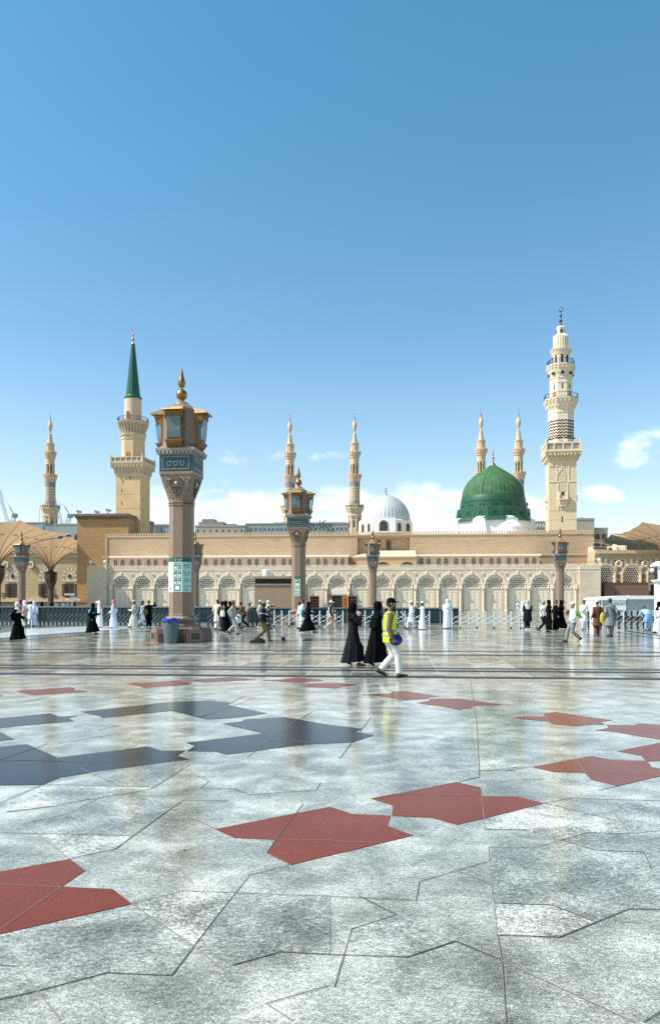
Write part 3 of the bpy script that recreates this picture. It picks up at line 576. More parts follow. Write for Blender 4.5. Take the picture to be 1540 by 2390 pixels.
# ------------------------------------------------------------------ minarets
TOWYAW = R(-8.5)
def finial(name, par, z, tip, r, m_, ring=.45):
    h = tip-z; m = MB(); rr = ring; hh = h-2*rr
    m.lathe([(r,0),(r*.8,hh*.06),(r*.3,hh*.2),(r*.3,hh*.24),(r*.8,hh*.34),(r*.85,hh*.40),(r*.25,hh*.5),(r*.22,hh*.6),(r*.6,hh*.70),(r*.6,hh*.76),(r*.18,hh*.85),(r*.15,hh)], 14, (0,0,z))
    m.torus((0,0,z+hh+rr*.9), rr*.82, rr*.17, 24, 8, 'y', .6); return obj(name, m, m_, par, 50)
def corbel(m, n, prof, cnt, z0, z1, r0, r1, tk):         # rows of little brackets under a balcony
    m.poly(prof, n)
    for j in range(cnt):
        for row in range(2):
            a = 2*PI*(j+.5*row)/cnt; f = .35+.4*row; rad = r0+(r1-r0)*f
            if n == 4:
                s_ = rad/max(abs(sin(a)), abs(cos(a))); x, y = s_*cos(a), s_*sin(a)
            else:
                k = PI/n; x, y = rad*cos(a)/cos(((a+PI/2+k) % (2*k))-k), rad*sin(a)/cos(((a+PI/2+k) % (2*k))-k)
            zz = z0+(z1-z0)*f; m.lathe([(tk*.2,-tk*1.6),(tk*.7,-tk*.8),(tk*.75,tk*.9),(tk*.3,tk*1.0)], 6, (x, y, zz))
def slit(par, x, z, h, w_, y, lab='slit_window', m_=DARK): m = MB(); m.box(x-w_/2, x+w_/2, y-.02, y+.1, z, z+h); return obj(lab, m, m_, par)
def parapet(par, half, z0, z1, npan, m_, mp, name='balcony_parapet'):
    m = MB(); ph = z1-z0
    for sg in range(4):
        c_, s_ = (1,0,-1,0)[sg], (0,1,0,-1)[sg]
        def rb(x0, x1, y0, y1, a, b):
            q = MB(); q.box(x0, x1, y0, y1, a, b); m.add([(x*c_-y*s_, x*s_+y*c_, z) for x, y, z in q.v], q.f)
        rb(-half+.16, half-.16, -half, -half+.22, z0, z0+ph*.22); rb(-half+.16, half-.16, -half, -half+.22, z1-ph*.14, z1)
        for k in range(1, npan):
            x = -half+2*half*k/npan; rb(x-.13, x+.13, -half+.02, -half+.2, z0+ph*.22+.001, z1-ph*.14-.001)
        rb(-half-.05, -half+.34, -half-.05, -half+.34, z0, z1+.12)
    p = obj(name, m, m_, par)
    m = MB(); m.poly([(half-.12,z0+.02),(half-.12,z1-.1)], 4); o = obj('parapet_panel', m, mp, p)
    m = MB()
    for a in (-1,1):
        for b in (-1,1): m.ball((a*(half-.15), b*(half-.15), z1+.35), .16, rz=.24, n=8, m=6)
    obj('corner_knob', m, m_, p); return p
def railing(par, r, z0, z1, n=8, sq=True):
    m = MB(); k = 1/cos(PI/n); pts = [(r*k*cos(-PI/2+PI/n+2*PI*i/n), r*k*sin(-PI/2+PI/n+2*PI*i/n)) for i in range(n)]
    for i in range(n):
        a, b = pts[i], pts[(i+1) % n]; m.tube((*a,z0), (*a,z1), .05, n=6)
        for z in (z0+.1, z1): m.tube((*a,z), (*b,z), .04, n=6)
        for j in range(1, 5): t = j/5; m.tube((a[0]+(b[0]-a[0])*t, a[1]+(b[1]-a[1])*t, z0), (a[0]+(b[0]-a[0])*t, a[1]+(b[1]-a[1])*t, z1), .018, n=4)
    return obj('railing', m, RAILM, par)
def mz(d): return lambda py: hz(py, d)
# green spired minaret
d = 161.0; z = mz(d); gm = thing('minaret', 'square cream minaret with a tall dark green conical spire beside the brick block', 'minaret', at(310.5, 1404, d)-Vector((0,0,CH)), TOWYAW)
hb = 2.62; m = MB(); m.poly([(hb,0),(hb,z(1114.6))], 4)
for py in (1157, 1190, 1224): m.poly([(hb+.03, z(py)),(hb+.03, z(py)+.06)], 4)
obj('base_tower', m, MIN_W, gm)
for px_, zz in ((-1.05,1130),(.55,1121),(-1.3,1150),(-1.3,1180),(-1.42,1209)): slit(gm, px_, z(zz)-.2, .62, .17, -hb)
for k, py in enumerate((1140, 1170, 1197, 1228)):
    m = MB(); m.box(hb-.1, hb+.02, -1.3+.05*k, -1.14+.05*k, z(py)-.2, z(py)+.4); obj('slit_window', m, DARK, gm)
m = MB(); corbel(m, 4, [(hb+.06,z(1116)),(hb+.12,z(1112)),(hb+.35,z(1100)),(hb+.75,z(1091)),(hb+.86,z(1088)),(hb+.9,z(1086))], 36, z(1113), z(1087), hb, hb+.95, .26); obj('balcony_corbel', m, mat('corbel_stone', (.56,.45,.31), .8), gm, 25)
parapet(gm, 3.5, z(1086), z(1072.5), 6, mat('balcony_stone', (.60,.50,.37), .8), mat('parapet_panel_stone', (.36,.27,.18), .8))
m = MB(); m.poly([(2.2,z(1086)),(2.2,z(1028))], 8); obj('octagonal_shaft', m, MIN_W, gm)
m = MB(); m.prism([(-.42,0)]+[(-.42*cos(PI*j/10), .9+.42*sin(PI*j/10)) for j in range(11)]+[(.42,0)], -2.26, -2.2); obj('arched_door', m, WOOD, gm, loc=(-.15,0,z(1073)))
m = MB(); m.poly([(2.3,z(1028)),(2.3,z(1022)),(2.5,z(1019)),(2.5,z(1015))], 8)
for j in range(28):
    a = 2*PI*j/28; ca, sa = cos(a), sin(a)
    m.path([(r_*ca, r_*sa, zz) for r_, zz in ((2.42,z(1016)),(2.5,z(1008)),(2.75,z(1001)),(3.05,z(994)),(3.12,z(990)))], [.13,.12,.12,.13,.1], 6); m.ball((2.55*ca, 2.55*sa, z(1014)), .16, n=6, m=4)
m.lathe([(2.3,z(1015)),(2.3,z(1006)),(2.8,z(994)),(3.18,z(990)),(3.28,z(988)),(3.28,z(987))], 32); obj('flared_capital', m, mat('corbel_stone', (.5,.4,.3)), gm, 25)
railing(gm, 3.05, z(987), z(977), 14)
m = MB(); m.lathe([(1.75,z(987)),(1.75,z(931))], 28); obj('round_shaft', m, mat('round_shaft_plaster', (.62,.46,.30), .8, var=.06), gm, 40)
m = MB(); m.prism([(-.32,0)]+[(-.32*cos(PI*j/10), 1.7+.32*sin(PI*j/10)) for j in range(11)]+[(.32,0)], -1.85, -1.6); obj('arched_door', m, mat('red_door', (.30,.09,.05), .5), gm, loc=(-.35,0,z(986)))
m = MB(); m.lathe([(1.76,z(932.5)),(1.84,z(931)),(1.82,z(928)),(1.55,z(925.5)),(1.46,z(923.8))], 28); m.poly([(1.42,z(923.9)),(.36,z(803))], 12); obj('conical_spire', m, GREEN_D, gm, 12)
finial('crescent_finial', gm, z(803), z(761.7), .36, PINKMET, .47)
# striped minaret on the right
d = 146.5; z = mz(d); rm = thing('minaret', 'tall white stone minaret with a red zigzag band and three balconies beside the green dome', 'minaret', at(1308.5, 1404, d)-Vector((0,0,CH)), TOWYAW)
hb = 2.5; m = MB(); m.poly([(hb,z(1240)),(hb,z(1083))], 4)
for py in (1195, 1216): m.poly([(hb+.03, z(py)),(hb+.03, z(py)+.05)], 4)
obj('base_tower', m, mat('minaret_cream', (.66,.52,.335), .8, var=.07, scale=.6), rm)
m = MB(); m.poly([(hb+.06,0),(hb+.06,z(1240)-.01)], 4); m.box(-hb-.5, -hb+.3, -hb-.4, 0, 0, z(1246)); m.box(hb-.3, hb+.25, -hb-.25, 0, 0, z(1246)); obj('brick_base', m, TAN_W, rm)
m = MB()
for x0, x1, a, b in ((-hb,-1.0,1129.5,1127),(1.0,hb,1129.5,1127),(-hb,-1.15,1093,1090.5),(-1.15,-1.0,1127,1090.5),(1.0,1.15,1127,1090.5),(-.95,-.80,1195,1131),(.80,.95,1195,1131)): m.box(x0, x1, -hb-.09, -hb-.001, z(a), z(b))
for sg in (-1, 1): m.path([(sg*.95,-hb-.05,z(1112)), (sg*.5,-hb-.05,z(1105)), (0,-hb-.05,z(1099.5))], .08, 6); m.path([(sg*1.0,-hb-.05,z(1108)), (sg*.5,-hb-.05,z(1100.5)), (0,-hb-.05,z(1094))], .07, 6)
m.torus((0,-hb-.05,z(1092.5)), .3, .07, 16, 6); obj('relief_moulding', m, WHITE_STONE, rm, 30)
m = MB(); m.box(-.79, .79, -hb-.012, -hb-.001, z(1195), z(1131)); pointed(m, 0, .62, z(1130), z(1117), 1.15, -hb-.05, -hb-.002); obj('niche_panel', m, mat('niche_stone', (.57,.46,.32), .8), rm)
slit(rm, 0, z(1160.5), .75, .55, -hb-.03, 'square_window', BROWNO); slit(rm, -.12, z(1222), 1.1, .2, -hb-.01)
m = MB(); m.box(-.85, .85, -hb-.75, -hb-.06, z(1171), z(1168)); m.box(-.85, -.6, -hb-.75, -hb-.06, z(1168)+.001, z(1157)); m.box(.6, .85, -hb-.75, -hb-.06, z(1168)+.001, z(1157))
for sg in (-1, 1): m.ball((sg*.72,-hb-.6,z(1155.5)), .14, rz=.25, n=8, m=6)
for k in range(4):
    for j in range(2): m.lathe([(.05,-.5),(.14,-.3),(.16,.25),(.1,.3)], 6, (-.6+k*.4, -hb-.2-.25*j, z(1178-4*j)))
m.box(-.6, .6, -hb-.3, -hb-.003, z(1186), z(1171)-.01); obj('window_balcony', m, WHITE_STONE, rm, 25)
for sg in (-1, 1): m = MB(); m.box(*sorted((sg*(hb+.001), sg*(hb+.45))), -.75, .75, z(1171), z(1157)); m.box(*sorted((sg*(hb+.001), sg*(hb+.25))), -.5, .5, z(1185), z(1171)-.01); obj('side_balcony', m, WHITE_STONE, rm)
m = MB(); corbel(m, 4, [(hb+.02,z(1084)),(hb+.08,z(1080)),(hb+.3,z(1071)),(hb+.62,z(1064)),(hb+.74,z(1062)),(hb+.78,z(1060))], 36, z(1082), z(1061), hb, hb+.85, .22); obj('balcony_corbel', m, mat('corbel_cream', (.60,.48,.31), .8), rm, 25)
parapet(rm, 3.22, z(1060), z(1039), 4, WHITE_STONE, mat('parapet_carved', (.34,.27,.19), .8, var=.4, scale=6))
m = MB(); m.poly([(2.25,z(1060)),(2.25,z(1029))], 8); obj('octagonal_shaft', m, WHITE_STONE, rm); m = MB(); m.poly([(2.25,z(983)),(2.25,z(960))], 8); m.poly([(2.32,z(968)),(2.32,z(966.5))], 8); obj('octagonal_shaft', m, WHITE_STONE, rm)
m = MB(); m.poly([(2.25,z(1029)+.001),(2.25,z(983)-.001)], 8); obj('zigzag_band', m, chevron('zigzag_stone', (.085,.018,.022), (.76,.66,.50), 12/PI, .56, .27, .42), rm)
m = MB()
for k in range(8):
    for j in range(4):
        a = -PI/2+k*PI/4; t = (-1.2+j*.75, 2.26); x, y = t[0], -2.26; c_, s_ = cos(k*PI/4), sin(k*PI/4); q = MB(); q.box(x, x+.45, y-.02, y+.05, z(1027), z(1025)); m.add([(X*c_-Y*s_, X*s_+Y*c_, Z) for X, Y, Z in q.v], q.f)
obj('dark_inlay', m, BROWNO, rm)
def balc(par, n, r0, rb, z0, z1, cnt, tk, mm): m = MB(); corbel(m, n, [(r0+.03,z0),(r0+.1,z0+.15),(r0+(rb-r0)*.45,z0+(z1-z0)*.55),(rb-.12,z0+(z1-z0)*.86),(rb,z0+(z1-z0)*.9),(rb,z1)], cnt, z0, z1, r0, rb, tk); return obj('balcony_corbel', m, mm, par, 25)
balc(rm, 8, 2.25, 3.05, z(960), z(934.6), 24, .22, WHITE_STONE); railing(rm, 2.95, z(934.6), z(923.5), 8)
m = MB(); m.poly([(1.97,z(935)),(1.97,z(882))], 8); m.poly([(2.04,z(898)),(2.04,z(896))], 8); m.poly([(2.08,z(887)),(2.08,z(885))], 8); obj('octagonal_shaft', m, WHITE_STONE, rm)
for k in range(8):
    c_, s_ = cos(k*PI/4), sin(k*PI/4)
    for nm, bxs, mm in (('shaft_slit', (-.13,.13,-2.0,-1.9,z(912),z(901)), BROWNO), ('small_opening', (-.28,.28,-2.36,-2.1,z(879),z(872.5)), DARK), ('balcony_door', (-.3,.3,-2.01,-1.9,z(934),z(919)), WOOD)):
        if nm == 'balcony_door' and k % 2 == 0: continue
        q = MB(); q.box(*bxs); q.v = [(X*c_-Y*s_, X*s_+Y*c_, Z) for X, Y, Z in q.v]; obj(nm, q, mm, rm)
balc(rm, 12, 1.97, 2.66, z(882), z(855), 22, .2, WHITE_STONE); railing(rm, 2.4, z(855), z(843), 14)
m = MB(); m.poly([(1.42,z(855)),(1.42,z(831))], 8); obj('upper_shaft', m, WHITE_STONE, rm)
for k in range(8):
    c_, s_ = cos(k*PI/4), sin(k*PI/4); q = MB(); pointed(q, 0, .2, z(852), z(838), .7, -1.5, -1.35); q.v = [(X*c_-Y*s_, X*s_+Y*c_, Z) for X, Y, Z in q.v]; obj('tall_opening', q, DARK, rm)
balc(rm, 16, 1.42, 1.95, z(833), z(817), 18, .15, WHITE_STONE)
m = MB(); NR = 20; rings = []
for r_, zz in ((1.32,z(817)),(1.32,z(788)),(1.22,z(784)),(1.0,z(781.5)),(.75,z(780))):
    rings.append([(r_*(1+.07*(1 if i % 4 < 2 else -1))*cos(2*PI*i/80), r_*(1+.07*(1 if i % 4 < 2 else -1))*sin(2*PI*i/80), zz) for i in range(80)])
m.loft(rings); obj('ribbed_dome', m, WHITE_STONE, rm, 30)
m = MB(); m.poly([(.72,z(780)),(.70,z(766))], 8); obj('lantern', m, WHITE_STONE, rm)
for k in range(4): c_, s_ = cos(k*PI/2), sin(k*PI/2); q = MB(); pointed(q, 0, .22, z(779.5), z(773), .3, -.76, -.68); q.v = [(X*c_-Y*s_, X*s_+Y*c_, Z) for X, Y, Z in q.v]; obj('lantern_opening', q, DARK, rm)
m = MB(); m.loft([[(r_*(1+.08*(1 if i % 4 < 2 else -1))*cos(2*PI*i/48), r_*(1+.08*(1 if i % 4 < 2 else -1))*sin(2*PI*i/48), zz) for i in range(48)] for r_, zz in ((.80,z(766)),(.80,z(765)),(.62,z(762)),(.3,z(760.5)))]); obj('lantern_cap', m, WHITE_STONE, rm, 30)
finial('crescent_finial', rm, z(760.6), z(715.5), .36, BRONZE, .48)
# far minarets of the new mosque
FCH = chevron('far_zigzag', (.40,.30,.20), (.66,.51,.34), 12/PI, 1.5, .55, .42)
def far_minaret():
    t = thing('minaret', 'x', 'minaret', (0,0,0), TOWYAW, 'slender far minarets of the new mosque')
    z = lambda py: (1404-py)*.2316+1.7
    m = MB(); m.poly([(3.6,0),(3.6,z(1206)),(3.9,z(1205)),(3.9,z(1204)),(3.6,z(1203)),(3.6,z(1199))], 8); m.poly([(3.6,z(1199)),(3.8,z(1197)),(4.1,z(1194)),(4.4,z(1190)),(4.7,z(1188)),(4.7,z(1186.5))], 8); obj('base_tower', m, FAR_STONE, t)
    m = MB()
    for k in range(8):
        a = k*PI/4; c_, s_ = cos(a), sin(a); q = MB(); pointed(q, 0, .55, z(1232), z(1220), 1.2, -3.64, -3.5); q.lathe([(.01,-.1),(.45,-.1),(.45,.1),(.01,.1)], 10, (0,0,0)); 
        q.v = [((X*c_-Y*s_), (X*s_+Y*c_), Z) for X, Y, Z in q.v[:-40]]; q.f = [f for f in q.f if max(f) < len(q.v)]; m.add(q.v, q.f)
        q = MB(); q.prism([(.5*cos(j*PI/5), z(1211)+.5*sin(j*PI/5)) for j in range(10)], -3.64, -3.5); m.add([(X*c_-Y*s_, X*s_+Y*c_, Z) for X, Y, Z in q.v], q.f)
    obj('arched_opening', m, BROWNO, t)
    def balcony(r, z0, z1, n=8):
        m = MB(); m.poly([(r,z0),(r,z0+.35)], n); m.poly([(r+.02,z1-.35),(r+.02,z1)], n)
        for k in range(n*3):
            a = 2*PI*k/(n*3)-PI/2+PI/n; x = r/cos(((a+PI/2+PI/n) % (2*PI/n))-PI/n); m.lathe([(.24,z0+.351),(.24,z1-.351)], 5, (x*cos(a)*.985, x*sin(a)*.985, 0)); 
            if k % 3 == 0: m.lathe([(.2,z1),(.25,z1+.4),(.02,z1+.8)], 5, (x*cos(a)*.985, x*sin(a)*.985, 0))
        p = obj('balcony', m, FAR_STONE, t); m = MB(); m.poly([(r-.35,z0+.01),(r-.35,z1-.2)], n); obj('balcony_recess', m, mat('recess_tan', (.30,.20,.12), .8), p)
    balcony(4.7, z(1186.5), z(1179.3))
    for za, zb_ in ((1180,1171),(1137,1126)): m = MB(); m.lathe([(2.85,z(za)),(2.85,z(zb_))], 20); obj('grey_band', m, GRAYB, t, 40)
    m = MB(); m.lathe([(2.85,z(1171)+.01),(2.85,z(1137)-.01)], 20); obj('zigzag_shaft', m, FCH, t, 40)
    m = MB(); m.lathe([(2.86,z(1126)+.01),(3.0,z(1124)),(3.3,z(1120)),(3.55,z(1115.5)),(3.65,z(1114.5)),(3.65,z(1114))], 24); obj('balcony_corbel', m, FAR_STONE, t, 20)
    balcony(3.6, z(1114), z(1108.7), 12)
    m = MB(); m.lathe([(1.5,z(1112)),(1.5,z(1078))], 12); obj('inner_core', m, BROWNO, t, 40)
    m = MB()
    for k in range(8): a = PI/8+k*PI/4; m.lathe([(.38,z(1112)),(.38,z(1090)),(.62,z(1084))], 8, (1.95*cos(a), 1.95*sin(a), 0)); m.lathe([(.5,z(1100)),(.42,z(1085))], 6, (2.0*cos(a+.22), 2.0*sin(a+.22), 0)) if 0 else None
    for k in range(8):
        a0 = k*PI/4+PI/8; pts = [(2.25*cos(a0+PI/4*j/6), 2.25*sin(a0+PI/4*j/6)) for j in range(7)]
        for j in range(6):
            h = z(1080.5)-abs(j-2.5)*1.15; q0, q1 = pts[j], pts[j+1]
            m.add([(q0[0],q0[1],h),(q1[0],q1[1],h),(q1[0],q1[1],z(1077)),(q0[0],q0[1],z(1077)),(q0[0]*.8,q0[1]*.8,h),(q1[0]*.8,q1[1]*.8,h),(q1[0]*.8,q1[1]*.8,z(1077)),(q0[0]*.8,q0[1]*.8,z(1077))], [(0,1,2,3),(7,6,5,4),(0,4,5,1),(2,6,7,3),(0,3,7,4),(1,5,6,2)])
    m.lathe([(2.3,z(1077.5)),(2.32,z(1071)),(2.7,z(1069)),(2.75,z(1066)),(3.1,z(1064)),(3.2,z(1061)),(3.25,z(1060.5))], 24); obj('arcaded_stage', m, FAR_STONE, t, 20)
    balcony(3.2, z(1060.5), z(1055.5), 12)
    m = MB(); m.loft([[(r_*(1+(.06 if i % 4 < 2 else -.03))*cos(2*PI*i/48), r_*(1+(.06 if i % 4 < 2 else -.03))*sin(2*PI*i/48), zz) for i in range(48)] for r_, zz in ((2.1,z(1058)),(2.1,z(1040)))]); m.lathe([(2.1,z(1040)),(2.35,z(1038)),(2.4,z(1034.5)),(1.6,z(1033.5))], 20); obj('fluted_stage', m, FAR_STONE, t, 30)
    m = MB(); m.lathe([(1.5,z(1034)),(1.35,z(1030)),(.82,z(1013)),(.85,z(1012)),(.5,z(1010.5)),(.35,z(1008)),(.75,z(1004)),(1.1,z(998)),(1.25,z(993)),(1.1,z(988)),(.6,z(983.5)),(.3,z(980.5))], 20); obj('bulb_spire', m, FAR_STONE, t, 40)
    f = finial('crescent_finial', t, z(981), z(961), .55, PINKMET, .72); return t
fm0 = far_minaret()
for i, (px, tip, lab) in enumerate(((117, 962, 'slender far minaret rising behind the big umbrella at the left edge'), (676.5, 964, 'slender far minaret partly behind the second nearest lamp post'), (827.5, 961, 'slender far minaret standing left of the white dome'),
                                    (1122.5, 953, 'far minaret rising behind the left shoulder of the green dome'), (1210, 952.5, 'far minaret rising behind the right shoulder of the green dome'))):
    o = fm0 if i == 0 else dup(fm0); dd = 102.6*F/(1404-tip); p = at(px, HZ, dd); o.location = (p.x, p.y, 0); o['label'] = lab
# ------------------------------------------------------------------ domes
def ribbed(m, prof, n, amp, sub=4):
    m.loft([[(r_*(1+(amp if i % sub == 0 else 0))*cos(2*PI*i/(n*sub)), r_*(1+(amp if i % sub == 0 else 0))*sin(2*PI*i/(n*sub)), zz) for i in range(n*sub)] for r_, zz in prof])
d = 158.0; z = mz(d); wd = thing('dome', 'silvery white ribbed dome on a white drum with arched windows', 'dome', at(900.5, HZ, d)-Vector((0,0,CH)), TOWYAW)
r_ = 4.92; h0, h1 = z(1217), z(1155)
prof = [(r_,h0)]+[(r_*max(.05, cos(t)**.9*(1-.16*sin(t)**3)), h0+(h1-h0)*(sin(t)**1.0)*(.97+.03*t/1.57)) for t in [PI/2*j/14 for j in range(1, 13)]]+[(.5, h1-.25), (.12, h1)]
m = MB(); ribbed(m, prof, 40, .012); obj('dome_shell', m, LEAD, wd, 25)
m = MB(); m.poly([(5.3,z(1250)),(5.3,z(1219)),(5.0,z(1217)+.02)], 8); m.box(-2.3, 2.3, -5.75, -5.0, z(1250), z(1215.5)); obj('drum', m, WDRUM, wd)
for a_, x_, wid, hh in ((0,0,.72,2.0),(1,-1.1,.3,1.9),(1,1.2,.3,1.9),(-1,-.9,.3,1.9),(-1,1.0,.3,1.9)):
    c_, s_ = cos(a_*PI/4), sin(a_*PI/4); yb = -5.76 if a_ == 0 else -5.32
    q = MB(); q.arch(x_, z(1238)+.6, wid, wid+.2, yb-.06, yb+.1, leg=1.2); q.v = [(X*c_-Y*s_, X*s_+Y*c_, Z) for X, Y, Z in q.v]; w0 = obj('drum_window', q, mat('orange_stone', (.38,.17,.055)), wd)
    q = MB(); q.prism([(x_-wid, z(1238)-.6)]+[(x_-wid*cos(PI*j/12), z(1238)+.6+wid*sin(PI*j/12)) for j in range(13)]+[(x_+wid, z(1238)-.6)], yb-.03, yb+.05); q.v = [(X*c_-Y*s_, X*s_+Y*c_, Z) for X, Y, Z in q.v]; obj('window_glass', q, mat('dark_window', (.02,.035,.04)), w0)
m = MB(); m.lathe([(.42,h1-.25),(.36,h1+.05),(.1,h1+.3),(.1,h1+.6),(.2,h1+.75),(.05,h1+.95),(.05,z(1144))], 12); m.torus((0,0,z(1141.8)), .19, .05, 14, 6); obj('finial', m, PINKMET, wd, 50)
d = 157.0; z = mz(d); gd = thing('dome', 'large green painted dome with banded green drum and gold finial', 'dome', at(1150.5, HZ, d)-Vector((0,0,CH)), TOWYAW)
h0, h1 = z(1161.6), z(1086); pf = [(258,770),(268,680),(300,600),(350,520),(430,440),(520,375),(610,315),(690,265)]
m = MB(); k_ = .24026/1.6227*d/F
ribbed(m, [((740-x)*k_, hz((1700+y*.24026)/1.6227, d)) for x, y in pf]+[(.1, h1+.12)], 44, .009); ds = obj('dome_shell', m, GREEN, gd, 25)
m = MB(); m.path([((740-x)*k_*-.38*1.005, -(740-x)*k_*.925*1.005, hz((1700+y*.24026)/1.6227, d)) for x, y in pf], .05, 6); obj('cable', m, mat('cable_dark', (.01,.05,.025), .6), ds)
m = MB(); m.box(-.3, .1, -1.5, -1.0, hz(1138-33, d), hz(1138-36, d)); obj('dome_hatch', m, mat('hatch_dark', (.01,.02,.015), .6), ds)
zz = lambda y: hz((1700+y*.24026)/1.6227, d)
m = MB(); m.lathe([(506*k_,zz(870)),(503*k_,zz(820)),(494*k_,zz(790)),(488*k_,zz(768)),(480*k_,zz(766))], 48); m.lathe([(516*k_,zz(962)),(508*k_,zz(880)),(512*k_,zz(872)),(512*k_,zz(864)),(500*k_,zz(862))], 48); m.lathe([(522*k_,zz(966)),(522*k_,zz(958))], 48)
obj('upper_drum', m, GREEN_L, gd, 30)
m = MB()
for k in range(16):
    for sg in (-1, 1):
        a = 2*PI*k/16+sg*.052; c_, s_ = cos(a), sin(a); q = MB(); pointed(q, 0, .17, zz(955), zz(925), .25, -514*k_, -500*k_); m.add([(X*c_-Y*s_, X*s_+Y*c_, Z) for X, Y, Z in q.v], q.f)
obj('drum_window', m, mat('window_dark_green', (.004,.022,.012), .5), gd)
m = MB(); m.poly([(566*k_,zz(1115)),(560*k_,zz(975)),(540*k_,zz(962))], 16); m.poly([(640*k_,zz(1172)),(600*k_,zz(1130)),(572*k_,zz(1115)),(572*k_,zz(1095)),(566*k_,zz(1093))], 16); obj('lower_drum', m, GREEN_L, gd)
m = MB()
for k in range(16): a = PI*2*k/16; c_, s_ = cos(a), sin(a); q = MB(); q.arch(0, zz(1060), .28, .40, -568*k_-.05, -560*k_, leg=.45, n=10); m.add([(X*c_-Y*s_, X*s_+Y*c_, Z) for X, Y, Z in q.v], q.f)
obj('blind_arch', m, GREEN_L, gd)
m = MB(); m.poly([(600*k_,zz(1420)),(600*k_,zz(1185)),(580*k_,zz(1140)),(560*k_,zz(1116))], 8)
for k in range(8): a = 2*PI*k/8+PI/8; c_, s_ = cos(a), sin(a); q = MB(); q.prism([(-1.6,zz(1400)),(-1.2,zz(1160)),(-.5,zz(1140)),(.5,zz(1140)),(1.2,zz(1160)),(1.6,zz(1400))], -620*k_*1.04, -500*k_); m.add([(X*c_-Y*s_, X*s_+Y*c_, Z) for X, Y, Z in q.v], q.f)
obj('white_base', m, WDRUM, gd)
m = MB(); m.lathe([(.62,zz(272)),(.5,zz(250)),(.2,zz(215)),(.12,zz(205))], 14); obj('finial_base', m, GOLD, gd, 40)
m = MB(); m.lathe([(.1,zz(206)),(.2,zz(185)),(.08,zz(165)),(.2,zz(150)),(.22,zz(130)),(.07,zz(112)),(.17,zz(90)),(.06,zz(75)),(.14,zz(60)),(.05,zz(48)),(.1,zz(40)),(.02,zz(25))], 10); obj('finial', m, PINKMET, gd, 50)
sd = thing('dome', 'small white ribbed dome at the foot of the green dome', 'dome', (*(at(1172+17, HZ, 150).xy), 0), 0)
m = MB(); ribbed(m, [(2.55,hz(1245,150)),(2.5,hz(1231,150)),(2.1,hz(1223,150)),(1.4,hz(1216.5,150)),(.6,hz(1212.5,150)),(.1,hz(1211.5,150))], 24, .015); obj('dome_shell', m, WDRUM, sd, 25)
m = MB(); m.lathe([(.1,hz(1212,150)),(.12,hz(1209,150)),(.02,hz(1206,150))], 8); m.poly([(2.8,10),(2.8,hz(1243,150))], 8); obj('finial', m, WDRUM, sd)

